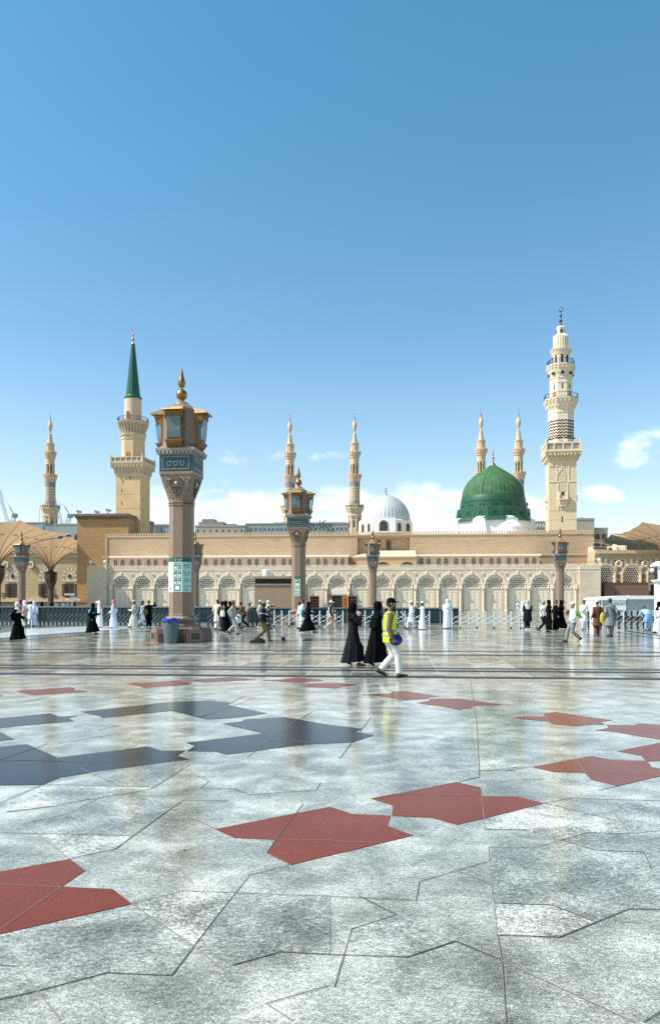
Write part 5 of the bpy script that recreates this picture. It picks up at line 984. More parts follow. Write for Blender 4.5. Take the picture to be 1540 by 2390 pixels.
# scissor barriers
WB = mat('white_barrier_paint', (.62,.66,.66), .45, var=.05); DB = mat('dark_barrier_paint', (.018,.030,.036), .4, var=.1); XW = mat('barrier_strut', (.50,.53,.53), .45, var=.05)
def barrier(label, n, pitch, h, thick, pm, xm, grp, caster=2):
    t = thing('scissor_barrier', label, 'barrier', (0,0,0), 0, grp)
    for k in range(n):
        m = MB(); x = k*pitch; m.box(x-thick/2, x+thick/2, -.04, .04, .05 if k % caster else .12, h); ps = obj('post', m, pm, t)
        m = MB(); m.box(x-thick*.3, x+thick*.3, -.03, .03, h+.001, h+.07); obj('post_cap', m, mat('barrier_cap', (.05,.055,.06), .5), ps)
        if k % caster == 0: m = MB(); m.torus((x,0,.06), .042, .026, 12, 6); m.box(x-.03, x+.03, -.045, .045, .08, .119); obj('caster', m, mat('caster_rubber', (.015,.015,.015), .7), ps)
    m = MB()
    for k in range(n-1):
        x0, x1 = k*pitch, (k+1)*pitch; zs_ = [h*.18, h*.52, h*.86]; mid = pitch/2
        for z0, z1 in ((h*.24,h*.50),(h*.50,h*.76),):
            for y, (a_, b_) in ((-.035,(z0,z1)),(.035,(z1,z0))): m.box(0,0,0,0,0,0) if 0 else m.path([(x0,y,a_),(x1,y,b_)], .016, 4)
    obj('scissor_lattice', m, xm, t); return t
def place_barriers(proto, a, b, n_sec, seclen, labels, jit=.15):
    a, b = Vector((*a, 0)), Vector((*b, 0)); u = (b-a).normalized(); gap = ((b-a).length-n_sec*seclen)/max(1, n_sec-1)
    for i in range(n_sec):
        o = proto if i == 0 else dup(proto); p = a+u*(i*(seclen+gap)); o.location = p; o.rotation_euler.z = math.atan2(u.y, u.x)+R((-1.0,1.2,-.6,.8,0)[i % 5]); o['label'] = labels[i]
pr = barrier('x', 12, .305, 1.17, .125, DB, mat('dull_strut', (.17,.19,.19), .45, var=.05), 'dark scissor barriers')
a, b = gr(-32, 1460.8), gr(600, 1463.5); place_barriers(pr, a, b, 5, 3.355, ['dark scissor barrier section at the left edge behind the woman in a white headscarf', 'dark scissor barrier section left of the woman in the turquoise scarf', 'dark scissor barrier section behind the men in red headscarves', 'dark scissor barrier section just left of the near lamp post', 'dark scissor barrier section just right of the near lamp post'])
pr = barrier('x', 10, .52, 1.10, .075, WB, XW, 'white scissor barriers')
a, b = gr(640, 1463.5), gr(1212, 1467.6); place_barriers(pr, a, b, 3, 4.68, ['white scissor barrier section in front of the second lamp post', 'white scissor barrier section behind the man in the yellow vest', 'white scissor barrier section behind the man seen from behind in white robe and headcloth'])
pr = barrier('x', 13, .352, 1.10, .115, DB, mat('dull_strut', (.3,.33,.33)), 'dark scissor barriers'); a, b = gr(1373, 1470.4), gr(1560, 1471.2); place_barriers(pr, a, b, 1, 4.224, ['dark scissor barrier at the right in front of the white entrance house'])
pr = barrier('x', 5, .5, 1.05, .06, mat('grey_barrier_paint', (.26,.26,.25), .5), mat('grey_strut', (.22,.22,.21), .5), 'grey scissor barriers'); a, b = gr(1214, 1467.5), gr(1290, 1468.5); place_barriers(pr, a, b, 1, 2.0, ['thin grey scissor barrier behind the man in dark clothes at right'])
# one folded strut leaning between sections
m = MB(); a = gr(934, 1466); m.path([(a[0],a[1]-.2,1.05),(a[0]+.95,a[1]-.2,.06)], .05, 4); tag(obj('leaning_strut', m, WB), 'slanting white barrier bar beside the man with the white beard', 'bar')
# white entrance house
d = 70.0; e0 = at(1395, HZ, d).x; eh = thing('entrance_house', 'white and pale green marble entrance house at the right edge', 'entrance house', (e0, d, 0), YAW); s = d/F; X = lambda px: (px-1395)*s
PG = mat('pale_green_marble', (.37,.44,.41), .3, var=.1, scale=.7); zq = lambda py: hz(py, d)
m = MB(); m.box(X(1462), X(1600), .1, 5, .35, zq(1399)); m.box(X(1461), X(1601), .05, 5.01, zq(1419.5), zq(1418.8)); obj('marble_wall', m, PG, eh)
m = MB(); m.prism([(X(1462),zq(1398.9)),(X(1600),zq(1398.9)),(X(1600),zq(1396)),(X(1530),zq(1390.5)),(X(1466),zq(1390.5)),(X(1460),zq(1393))], -.15, 5.2); m.prism([(X(1393),zq(1401)),(X(1459.9),zq(1401)),(X(1459.9),zq(1390.5)),(X(1403),zq(1394)),(X(1394),zq(1397))], -.12, 5); obj('white_roof', m, WHITE, eh)
m = MB(); m.box(X(1395), X(1399), 0, 4.9, 0, zq(1401.1)); m.box(X(1402), X(1406), 0, .5, 0, zq(1401.1)); m.box(X(1424), X(1459), 0, .5, zq(1408), zq(1401.1)); m.box(X(1453), X(1459.5), .01, .49, 0, zq(1408)-.001)
for k in range(12): m.box(X(1424)+k*.105, X(1424)+k*.105+.06, 0, .3, zq(1415), zq(1408)-.001)
m.box(X(1424), X(1453)-.001, 0, .5, zq(1424), zq(1415)-.001)
for k in range(10): m.box(X(1428)+k*.1, X(1428)+k*.1+.045, .05, .15, .4, zq(1424)-.001)
obj('white_screen', m, WHITE, eh); m = MB(); m.box(X(1407), X(1424), .2, 4, .2, zq(1401.1)); obj('side_panel', m, PG, eh)
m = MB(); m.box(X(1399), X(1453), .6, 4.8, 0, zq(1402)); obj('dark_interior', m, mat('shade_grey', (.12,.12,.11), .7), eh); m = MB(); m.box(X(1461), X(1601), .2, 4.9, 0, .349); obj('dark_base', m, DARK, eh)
# white lamp pillar cut by the right edge
d = 62.0; t = thing('white_pillar', 'white stone pillar with a lantern head cut by the right edge', 'pillar', at(1545, HZ, d)-Vector((0,0,CH)), R(10)); zq = lambda py: hz(py, d)
m = MB(); m.poly([(.55,0),(.55,zq(1362))], 8); obj('shaft', m, WHITE, t); m = MB(); m.poly([(.55,zq(1362)),(.75,zq(1357)),(.8,zq(1353))], 8); m.poly([(.62,zq(1353)),(.62,zq(1322))], 8); m.poly([(.85,zq(1322)),(.8,zq(1318)),(.45,zq(1311))], 8); obj('lantern_head', m, WHITE, t)
m = MB(); m.box(-.85, -.62, -.3, .3, zq(1352), zq(1325)); obj('lantern_window', m, mat('brown_pane', (.10,.075,.065), .4), t)
m = MB(); m.ball((-1.0,-.2,zq(1332)), .17, n=12, m=8); m.tube((-1.0,-.2,zq(1332)), (-.6,0,zq(1330)), .06); obj('loudspeaker', m, WHITE, t, 50)
# security camera at the left block
t = thing('security_camera', 'white security camera on a post in front of the brick block', 'camera', (*at(168, HZ, 110).xy, 0)); zq = lambda py: hz(py, 110)
m = MB(); m.tube((0,0,0), (0,0,zq(1385)), .09); m.tube((-.9,0,zq(1399)), (.9,0,zq(1399)), .06); obj('camera_post', m, WHITE, t)
m = MB(); m.box(-.9, .3, -.18, .18, zq(1390), zq(1385)); m.box(-.2, 1.1, -.18, .18, zq(1402), zq(1398)); m.box(-1.05, -.901, -.12, .12, zq(1389), zq(1386)); obj('camera_head', m, WHITE, t)
for px, py, lab in ((212, 1315, 'white dome camera on the left corner of the low cream wall'), (246, 1315, 'small white camera on the right end of the low cream pavilion'), (1398, 1316, 'white camera on the right corner of the low cream wall')):
    p = mloc(px, -.2); dd = p[1]; t = thing('roof_camera', lab, 'camera', (p[0], p[1], HT+.3), 0, 'small cameras on the arcade wall'); m = MB(); m.tube((0,0,0), (0,0,.5), .07); m.ball((0,-.1,.75), .33, n=12, m=8); obj('camera_head', m, WHITE, t, 50)

# ------------------------------------------------------------------ people
SKIN = {'m': mat('skin_brown', (.26,.13,.075), .55, var=.06), 'd': mat('skin_dark', (.07,.035,.022), .5, var=.06), 'l': mat('skin_tan', (.40,.22,.14), .55, var=.06)}
EYE = mat('eye_dark', (.02,.015,.012), .3); LIP = mat('lip', (.18,.07,.055), .5)
def cloth(name, c, var=.07): return mat(name, c, .9, var=var, scale=5, bump=.25, spec=.25 if max(c) > .1 else .08)
BLK = cloth('black_cloth', (.0035,.0035,.0042)); GBK = cloth('charcoal_cloth', (.014,.0145,.018)); WHT = cloth('white_cloth', (.78,.79,.80), .03); CRM = cloth('cream_cloth', (.62,.57,.48), .05); BLW = cloth('bluish_white_cloth', (.62,.68,.78), .04)
NAVY = cloth('navy_cloth', (.012,.016,.035)); TURQ = cloth('turquoise_cloth', (.03,.36,.40)); SAGE = cloth('sage_cloth', (.34,.38,.32)); GREY = cloth('grey_cloth', (.22,.235,.23)); BRN = cloth('brown_cloth', (.17,.065,.035)); TPE = cloth('taupe_cloth', (.20,.165,.14))
OLV = cloth('olive_cloth', (.14,.10,.045)); SKYB = cloth('pale_blue_cloth', (.30,.46,.75)); RUST = cloth('rust_cloth', (.22,.075,.025)); BGE = cloth('beige_cloth', (.52,.42,.33)); PNK = cloth('pinkish_cloth', (.55,.36,.28)); DKB = cloth('black_shirt_cloth', (.014,.014,.016)); YEL = mat('yellow_vest_fabric', (.62,.85,.01), .6, var=.05, scale=6); REFL = mat('reflective_grey', (.34,.36,.33), .4, .2)
TANB = cloth('tan_shirt_cloth', (.17,.105,.062)); PUR = cloth('dark_plum_cloth', (.035,.015,.025)); SHOE = mat('black_shoe', (.012,.012,.013), .45); BSHOE = mat('brown_shoe', (.10,.04,.022), .5); WSHOE = mat('white_shoe', (.7,.7,.68), .5); SOLE = mat('shoe_sole', (.45,.43,.4), .6); HAIR = mat('black_hair', (.012,.010,.009), .5, var=.3, scale=30, bump=.4); GHAIR = mat('grey_hair', (.35,.34,.33), .6, var=.2, scale=30); BEARD = mat('white_beard', (.75,.74,.72), .8, var=.06, scale=30)
def ghutra_mat():
    m, nt, b = base_mat('red_check_cloth'); co = nt.new('ShaderNodeTexCoord').outputs['Object']; ck = nt.new('ShaderNodeTexChecker', i_Scale=60.0); ck.inputs[1].default_value = (.55,.045,.06,1); ck.inputs[2].default_value = (.62,.30,.31,1); nt.link(co, ck.inputs[0]); nt.link(ck.outputs[0], b.inputs['Base Color']); b.inputs['Roughness'].default_value = .85; return m
def camo_mat():
    m, nt, b = base_mat('patterned_cloth'); co = nt.new('ShaderNodeTexCoord').outputs['Object']; n_ = nt.new('ShaderNodeTexNoise', i_Scale=7.0, i_Detail=1.0); nt.link(co, n_.inputs['Vector']); nt.link(nt.ramp(n_.outputs[0], [(0, (.014,.014,.013)), (.47, (.012,.012,.011)), (.50, (.16,.14,.08)), (.56, (.50,.46,.38))], 'CONSTANT'), b.inputs['Base Color']); b.inputs['Roughness'].default_value = .85; return m
RCHK = ghutra_mat(); CAMO = camo_mat()
def ell(c, rx, ry, X=(1,0,0), Y=(0,1,0), n=28, rip=0, k=7, ph=0):
    X = Vector(X); Y = Vector(Y); c = Vector(c); out = []
    for i in range(n):
        a = 2*PI*i/n; q = 1+rip*(sin(k*a+ph)+.5*sin((k*2-3)*a+1.7*ph)); out.append(c+X*(rx*q*cos(a))+Y*(ry*q*sin(a)))
    return out
def ik(a, b, l1, l2, hint):
    a = Vector(a); b = Vector(b); d = b-a; L = min(d.length, (l1+l2)*.998); u = d.normalized(); b = a+u*L
    x = (l1*l1-l2*l2+L*L)/(2*L); h = math.sqrt(max(0, l1*l1-x*x)); hv = Vector(hint); hv = (hv-u*hv.dot(u)).normalized(); return a+u*x+hv*h, b
def person(label, px, fy, face, H=1.72, top='robe', c1=None, c2=None, legs=None, stride=.0, lead=1, hands=(None, None), head='hair', hc=None, skin='m', shoes=None, bend=0, look=0, vox=.014, width=1.0, hem=.05, group=None, drape=None, beard=None, d=None, sole=False, niqab=False, seat=None):
    d = d or dist(fy); gx = (px-770)*d/F; k = H/1.72; rz = {'R': -90, 'L': 90, 'A': 0, 'C': 180}.get(face, face)
    t = thing('person', label, 'person', (gx, d, 0), R(rz), group); r_ = random.Random(int(px*7+fy)); sk = SKIN[skin]; c1 = c1 or BLK; c2 = c2 or c1; shoes = shoes or SHOE
    L = .86*k; s_ = stride*.82; hz_ = math.sqrt(max(.3, L*L-s_*s_))+.07*k; be = R(bend); A = Vector((0, sin(be), cos(be))); Fw = Vector((0, cos(be), -sin(be))); X = Vector((1,0,0))
    hip = Vector((0, -.28*sin(be)*k, hz_+.0)); T = lambda u: hip+A*(u*k)
    S = T(.50); N = T(.555); hb = be*.55; HA = Vector((0, sin(hb), cos(hb))); HF = Vector((0, cos(hb), -sin(hb)))
    rotl = Matrix.Rotation(R(look), 3, 'Z'); HFl = rotl @ HF; HX = rotl @ X; hc_ = N+A*(.03*k)+HA*(.135*k)+HF*(.025*k)
    # limbs
    ank = {}; knee = {}; toe = {}
    for sd in (-1, 1):
        fw = s_ if sd == lead else -s_; lift = 0 if sd == lead else min(.16, s_*.36); a = Vector((sd*.085*k, fw+hip.y*.3, .085*k+lift)); hpj = hip+Vector((sd*.085*k, 0, -.02)); kn, a = ik(hpj, a, .412*k, .425*k, (sd*.05, 1, 0)); ank[sd] = a; knee[sd] = kn
        pit = 0.0 if sd == lead else -min(.9, s_*2.0); toe[sd] = Vector((sd*.03, cos(pit), sin(pit)+.0)).normalized()
        if sd == lead and s_ > .2: toe[sd] = Vector((sd*.03, 1, .15)).normalized()
    sh = {}; el = {}; wr = {}
    for sd, hd in zip((-1, 1), hands):
        sh[sd] = S+X*(sd*.185*k*width)-A*(.03*k)
        if hd is None: hd = (sd*(.25*width), (.22 if sd != lead else -.20)*min(1, s_*3)+.03+(.30*sin(be)), hz_/k-.02+.06*min(1, s_*3)-.25*sin(be))
        el[sd], wr[sd] = ik(sh[sd], Vector(hd)*k, .285*k, .255*k, (sd*.35, -1, -.25))
    # body: one continuous surface
    m = MB(); rr = lambda *a: [x*k for x in a]
    m.loft([ell(T(u), rx*k*width, ry*k, X, Fw, 16) for u, rx, ry in ((-.06,.13,.10),(.05,.145,.10),(.2,.13,.095),(.38,.155,.10),(.48,.15,.085),(.54,.07,.06))])
    m.path([N-A*(.04*k), N+A*(.03*k)+HA*(.06*k)], rr(.058,.052), 10)
    m.loft([ell(hc_+HA*(zz*k)+HFl*(fy_*k), rx*k, ry*k, HX, HFl, 16) for zz, rx, ry, fy_ in ((-.125,.03,.03,.035),(-.105,.05,.055,.025),(-.06,.062,.075,.015),(0,.071,.088,.004),(.05,.074,.093,-.004),(.09,.062,.078,-.008),(.112,.03,.04,-.01))])
    hp = lambda x, y, z_: hc_+HX*(x*k)+HFl*(y*k)+HA*(z_*k)
    m.path([hp(0,.084,.012), hp(0,.102,-.03), hp(0,.085,-.042)], rr(.010,.018,.010), 6)
    for sd in (-1, 1): m.path([hp(sd*.073,-.005,.02), hp(sd*.078,-.012,-.0), hp(sd*.073,0,-.035)], rr(.012,.016,.010), 6)
    for sd in (-1, 1):
        m.path([sh[sd]-X*(sd*.04*k), sh[sd], el[sd], wr[sd]], rr(.05,.052,.042,.029), 10)
        u = (wr[sd]-el[sd]).normalized(); side = Vector((0,1,0)) if abs(u.y) < .8 else Vector((0,0,1)); side = (side-u*side.dot(u)).normalized(); pal = u.cross(side)*(-1 if u.cross(side).x*sd > 0 else 1)
        w0 = wr[sd]; m.path([w0, w0+u*(.04*k), w0+u*(.09*k)], rr(.028,.038,.036), 10, .5, side)
        for j in range(4):
            o = side*((j-1.5)*.019*k); l_ = (.070,.078,.074,.058)[j]*k; b0 = w0+u*(.085*k)+o; m.path([b0, b0+u*(l_*.5)+pal*(l_*.12), b0+u*(l_*.85)+pal*(l_*.45)], rr(.0105,.010,.009), 6)
        b0 = w0+u*(.03*k)+side*(.032*k); m.path([b0, b0+u*(.03*k)+side*(.022*k), b0+u*(.062*k)+side*(.020*k)+pal*(.015*k)], rr(.013,.012,.010), 6)
        m.path([hip+X*(sd*.08*k), (hip+X*(sd*.085*k))*.5+knee[sd]*.5, knee[sd], (knee[sd]*.6+ank[sd]*.4), ank[sd]], rr(.085,.072,.054,.052,.036), 10)
        m.path([ank[sd], ank[sd]-Vector((0,0,.045*k))+toe[sd]*(.02*k), ank[sd]-Vector((0,0,.06*k))+toe[sd]*(.13*k)], rr(.036,.04,.028), 8)
    soft('body', m, sk, t, min(vox, .012) if vox > .01 else .0075, 1)
    if not niqab:
        for sd in (-1, 1): m = MB(); m.ball(hp(sd*.030,.078,.008), .013*k, .009*k, .008*k, 8, 6); obj('eye', m, EYE, t, 50)
        m = MB(); m.ball(hp(0,.079,-.066), .022*k, .010*k, .007*k, 8, 5); obj('mouth', m, LIP, t, 50)
    # shoes
    for sd in (-1, 1):
        a, tv = ank[sd], toe[sd]; up = Vector((0,0,1)); up = (up-tv*up.dot(tv)).normalized(); sx = tv.cross(up); b0 = a-up*(.045*k); m = MB()
        m.loft([ell(b0+tv*(y*k)+up*(z_*k), rx*k, rz_*k, sx, up, 12) for y, rx, rz_, z_ in ((-.085,.022,.02,-.005),(-.07,.036,.042,.0),(-.01,.040,.045,.005),(.06,.043,.036,-.004),(.12,.045,.028,-.012),(.165,.034,.020,-.018),(.18,.012,.01,-.022))]); so_ = obj('shoe', m, shoes, t, 60)
        if sole: q = MB(); q.loft([ell(b0+tv*(y*k)-up*(.038*k), rx*k, .010*k, sx, up, 12) for y, rx in ((-.09,.02),(-.07,.038),(0,.040),(.10,.047),(.165,.036),(.185,.012))]); obj('shoe_sole', q, SOLE, so_, 60)
    ph = r_.random()*6; gv = vox if vox < .012 else .018
    def sleeves(m, rs, full=True):
        for sd in (-1, 1):
            e = el[sd] if full else sh[sd]*.35+el[sd]*.65; pts = [sh[sd]-X*(sd*.06*k), sh[sd], sh[sd]*.5+el[sd]*.5, e]+([el[sd]*.45+wr[sd]*.55, wr[sd]-(wr[sd]-el[sd])*.04] if full else []); m.path(pts, rr(*([rs[0]*.95, rs[0], rs[0]*.93, rs[1]]+([rs[1]*.95, rs[2]] if full else []))), 12)
    wd = width
    upper = [(.555,.062,.062,0),(.535,.11,.075,0),(.50,.185*wd,.098,0),(.45,.20*wd,.118,0),(.36,.195*wd,.135,.01),(.22,.185*wd,.135,.015),(.08,.19*wd,.14,.02)]
    if top == 'robe':
        m = MB(); rg = [ell(T(u), a*k, b*k, X, Fw, 40, rp, 6, ph) for u, a, b, rp in upper]; back = -s_*.98; frontx = s_*.85
        full = c1 in (BLK, GBK, CAMO)
        def legy(z_):
            t_ = max(0, min(1, (hip.z-z_)/(hip.z-.05*k))); o = [hip.y+(ank[sd].y-hip.y)*t_ for sd in (-1, 1)]
            for sd in (-1, 1): o.append(knee[sd].y-.03*k if abs(z_-knee[sd].z) < .12*k else o[0])
            return o
        for f in (.12,.3,.48,.65,.82,1.0):
            z_ = hz_*(1-f)+hem*k*f; ly = legy(z_); mg = ((.150+.02*f) if full else .135+.01*f if s_ < .1 else .135-.035*f)*k; y0, y1 = min(ly)-mg, max(ly)+mg
            rg.append(ell((0, (y0+y1)/2, z_), (.19+.035*f)*k*wd, (y1-y0)/2, X, (0,1,.10*f*(1 if s_ > .15 else 0)), 40, .02+.055*f, 9, ph))
        m.loft(rg[::-1]); sleeves(m, (.082,.075,.07 if c1 is not BLK else .085)); soft('robe', m, c1, t, gv, 2)
    else:
        m = MB(); rg = [ell(T(u), a*k, b*k, X, Fw, 36, rp, 6, ph) for u, a, b, rp in upper]; low = {'shirt': .0, 'tunic': .42, 'jacket': .02}[top]
        rg.append(ell(T(-.04), .19*k*wd, .145*k, X, Fw, 36, .02, 6, ph))
        if low:
            for f in (.5, 1.0): rg.append(ell(hip+Vector((0, -hip.y*f*.6, -low*k*f)), (.195+.03*f)*k*wd, (.15+.02*f)*k+s_*.28*f, X, (0,1,0), 36, .02+.03*f, 6, ph))
        m.loft(rg[::-1]); sleeves(m, (.072,.064,.048 if top != 'tunic' else .058), full=(drape != 'short')); soft({'shirt': 'shirt', 'tunic': 'tunic', 'jacket': 'jacket'}[top], m, c1, t, gv, 2)
    if legs:
        m = MB(); m.loft([ell(hip+Vector((0,0,z_*k)), a*k*wd, b*k, X, Fw, 20) for z_, a, b in ((.1,.16,.12),(0,.175,.135),(-.10,.16,.13),(-.16,.08,.1))])
        for sd in (-1, 1):
            hpj = hip+X*(sd*.09*k); m.path([hpj, hpj*.5+knee[sd]*.5, knee[sd], knee[sd]*.5+ank[sd]*.5, ank[sd]+(knee[sd]-ank[sd])*.03], rr(.105,.098,.082,.080,.070 if legs is not OLV else .075), 14)
        soft('trousers', m, legs, t, gv, 2)
    # headwear
    if head in ('hijab', 'niqab', 'khimar', 'ghutra'):
        m = MB(); bk = .0 if niqab else -.028; lw_ = .30 if head == 'khimar' else .16
        m.loft([ell(hp(0, bk+y_, z_), rx*k, ry*k, HX, HFl, 24) for z_, rx, ry, y_ in ((.145,.03,.035,-.01),(.132,.066,.08,-.01),(.085,.098,.115,-.008),(.0,.105,.122,-.006),(-.07,.094,.108,0),(-.13,.078,.088,.005))])
        if head == 'ghutra':
            m.loft([ell(T(u)+Vector((0,y_*k,0)), a*k, b*k, X, Fw, 24, .03, 5, ph) for u, a, b, y_ in ((.62,.09,.085,-.02),(.56,.13,.095,-.03),(.50,.17,.10,-.045),(.40,.15,.06,-.105),(.30,.11,.03,-.14))])
        else:
            m.loft([ell(T(u), a*k*wd, b*k, X, Fw, 28, .02, 6, ph) for u, a, b in ((.61,.082,.085),(.56,.11,.10),(.52,.165,.115),(.47,.215,.14),(.40,.235,.165))+(((.30,.25,.19),(.12,.25,.20)) if head == 'khimar' else ((.36,.215,.155),))])
        soft('headscarf' if head != 'ghutra' else 'headcloth', m, hc or BLK, t, min(gv, .014), 2)
        if head == 'ghutra' and hc is RCHK: m = MB(); m.torus((0,0,0), .088*k, .009*k, 20, 6, 'z'); mt = Matrix.Translation(hp(0,-.02,.085)) @ Matrix.Rotation(-hb, 4, 'X'); m.v = [tuple(mt @ Vector(p)) for p in m.v]; obj('head_cord', m, BLK, t, 60)
    elif head in ('kufi', 'tallkufi'):
        h_ = .10 if head == 'kufi' else .135; m = MB(); m.loft([ell(hp(0,-.008-z_*.15,.045+z_), rx*k, ry*k, HX, HFl, 20) for z_, rx, ry in ((0,.080,.097),(.04,.081,.098),(h_*.75,.074,.09),(h_*.97,.05,.06),(h_,.02,.02))]); obj('cap', m, hc, t, 50)
        m = MB(); m.loft([ell(hp(0,-.022,z_), rx*k, ry*k, HX, HFl, 16) for z_, rx, ry in ((-.05,.066,.075),(0,.076,.088),(.045,.077,.088))]); obj('hair', m, HAIR, t, 50)
    elif head == 'cap':
        m = MB(); m.loft([ell(hp(0,-.006,.03+z_), rx*k, ry*k, HX, HFl, 20) for z_, rx, ry in ((0,.083,.100),(.04,.083,.10),(.08,.068,.083),(.105,.035,.04),(.11,.01,.01))]); cp_ = obj('cap', m, hc, t, 50)
        m = MB(); m.loft([[hp(x*sc_,y_,z_) for x, z_ in ((-1,.028),(-.5,.042),(.5,.042),(1,.028),(.5,.050),(-.5,.050))] for y_, sc_ in ((.07,.07),(.13,.062),(.17,.045),(.18,.02))]); obj('cap_visor', m, hc, cp_, 50)
        m = MB(); m.loft([ell(hp(0,-.024,z_), rx*k, ry*k, HX, HFl, 16) for z_, rx, ry in ((-.06,.062,.072),(-.02,.075,.086),(.03,.078,.09))]); obj('hair', m, HAIR, t, 50)
    elif head == 'hair':
        m = MB(); m.loft([ell(hp(0,y_,z_), rx*k, ry*k, HX, HFl, 20, .03, 9, ph) for z_, rx, ry, y_ in ((-.06,.06,.062,-.04),(-.01,.079,.085,-.026),(.05,.082,.10,-.014),(.09,.074,.092,-.008),(.118,.05,.062,-.008),(.13,.015,.02,-.008))]); obj('hair', m, hc or HAIR, t, 60)
    if beard: m = MB(); m.loft([ell(hp(0,y_,z_), rx*k, ry*k, HX, HFl, 12) for z_, rx, ry, y_ in ((-.05,.055,.05,.045),(-.10,.058,.06,.045),(-.14,.045,.045,.05),(-.19,.018,.018,.055))]); obj('beard', m, beard, t, 60)
    info = dict(t=t, wr=wr, el=el, sh=sh, T=T, k=k, hp=hp, Fw=Fw, X=X, hip=hip, u={sd: (wr[sd]-el[sd]).normalized() for sd in (-1, 1)}, W=lambda v: Vector((gx, d, 0))+(Matrix.Rotation(R(rz), 3, 'Z') @ Vector(v)), rz=R(rz)); return info
def strap(pi, mm, sd=1, name='bag_strap'):
    T, k, X, Fw = pi['T'], pi['k'], pi['X'], pi['Fw']; m = MB(); q = [(sd*.15,.07,.50),(sd*.05,.15,.40),(-sd*.1,.17,.22),(-sd*.21,.08,.05),(-sd*.2,-.1,.08),(-sd*.06,-.17,.25),(sd*.1,-.14,.42),(sd*.15,-.02,.53),(sd*.15,.07,.50)]
    m.path([T(u)+X*(x*k)+Fw*(y*k) for x, y, u in q], .012, 5); obj(name, m, mm, pi['t'], 60)
def held(name, label, cat, m, mm, pi, p, group=None, sm=50):
    w_ = pi['W'](p); o = obj(name, m, mm, None, sm, loc=w_, rz=pi['rz']); tag(o, label, cat, group); return o
WK = 'people crossing the plaza'
# --- the three nearest people
p1 = person('woman in a charcoal abaya and black headscarf raising a hand to her face', 824, 1554, 'R', 1.61, c1=GBK, head='hijab', hc=BLK, stride=.20, lead=1, hands=((-.16,.20,1.36), (.13,.17,1.41)), skin='l', shoes=BSHOE, vox=.009, sole=True, hem=.11, width=1.0, group=WK)
p2 = person('woman in a plain black abaya walking directly behind the yellow vest', 879, 1556, 'R', 1.66, c1=BLK, head='khimar', hc=BLK, stride=.22, lead=1, hands=((-.2,.15,.95), (.2,.15,.95)), skin='m', shoes=SHOE, vox=.009, hem=.12, width=1.12, bend=6, group=WK)
p3 = person('man in a yellow reflective vest and black cap carrying a blue helmet', 910, 1581, 'R', 1.74, top='shirt', c1=TANB, legs=cloth('white_trouser_cloth', (.66,.64,.60), .05), stride=.25, lead=1, hands=((-.24,.12,.98), (.235,.05,.86)), head='cap', hc=BLK, skin='m', shoes=SHOE, vox=.009, sole=False, group=WK, beard=HAIR, width=1.02)
T, k, X, Fw = p3['T'], p3['k'], p3['X'], p3['Fw']
m = MB(); m.loft([ell(T(u), a*k, b*k, X, Fw, 40, .012, 5, 1.0) for u, a, b in ((-.13,.215,.158),(-.05,.212,.156),(.08,.208,.154),(.22,.208,.153),(.36,.215,.152),(.45,.203,.135),(.50,.165,.112),(.535,.115,.085),(.55,.09,.075))]); vs = soft('safety_vest', m, YEL, p3['t'], .009, 2)
for u in (.02, .13): m = MB(); m.loft([ell(T(u+du), a*k, b*k, X, Fw, 40, .012, 5, 1.0) for du, a, b in ((-.025,.213,.1575),(.025,.211,.157))]); obj('reflective_band', m, REFL, vs, 60)
for sd in (-1, 1): m = MB(); m.path([T(u)+X*(sd*x*k)+Fw*(y*k) for u, x, y in ((.12,.13,.158),(.3,.12,.165),(.42,.11,.15),(.52,.10,.10),(.55,.10,.02),(.50,.11,-.10),(.35,.12,-.162),(.14,.13,-.160))], .016, 5, .4); obj('reflective_strip', m, REFL, vs, 60)
m = MB(); c = T(.23)+Fw*(.168*k)+X*(.06*k); m.box(c.x-.04, c.x+.04, c.y-.01, c.y+.012, c.z-.05, c.z+.05); obj('chest_patch', m, NAVY, vs)
m = MB(); R1 = .15
m.loft([ell((0,0,z_), r_, r_*1.18, (1,0,0), (0,1,0), 28) for r_, z_ in ((.118,-.05),(.126,-.045),(.110,-.036),(.108,.0),(.098,.04),(.074,.072),(.04,.09),(.01,.095))]); mt = Matrix.Rotation(R(-100), 4, 'Y'); m.v = [tuple(mt @ Vector(v)) for v in m.v]
held('safety_helmet', 'shiny blue safety helmet held by the man in the yellow vest', 'helmet', m, mat('blue_helmet_plastic', (.002,.012,.13), .1, var=.05), p3, p3['wr'][1]+Vector((-.05,.06,-.03)))
# --- left side
g = person('woman in a black abaya with a white headscarf and a shoulder strap at far left', 41, 1495, 'R', 1.63, c1=BLK, head='hijab', hc=CRM, stride=.22, hands=((-.22,.25,1.0), (.22,-.12,.9)), skin='l', shoes=WSHOE, vox=.012, hem=.04, width=1.12, group=WK); strap(g, GBK, -1)
person('person in dark trousers and black shoes walking out at the left edge', -13, 1476, 'L', 1.72, top='shirt', c1=BLK, legs=BLK, stride=.36, hands=(None, None), group=WK)
person('person in pale patterned clothes with a white headcloth close by the woman in white headscarf', 57, 1465, 'L', 1.70, top='tunic', c1=PNK, legs=WHT, head='ghutra', hc=WHT, stride=.12, group=WK)
person('man in a bluish white tunic and white skullcap walking away at far left', 72, 1464, 'A', 1.76, top='tunic', c1=BLW, legs=BLW, head='kufi', hc=WHT, stride=.2, skin='d', group=WK)
person('person hidden in a brown cap behind the lamp at the left edge', 47, 1459, 'A', 1.74, top='shirt', c1=TPE, legs=GREY, head='kufi', hc=BRN, skin='d', group=WK)
person('person in a pale blue head shawl behind the white skullcap man', 80, 1461.5, 'A', 1.66, c1=BLW, head='ghutra', hc=BLW, group=WK)
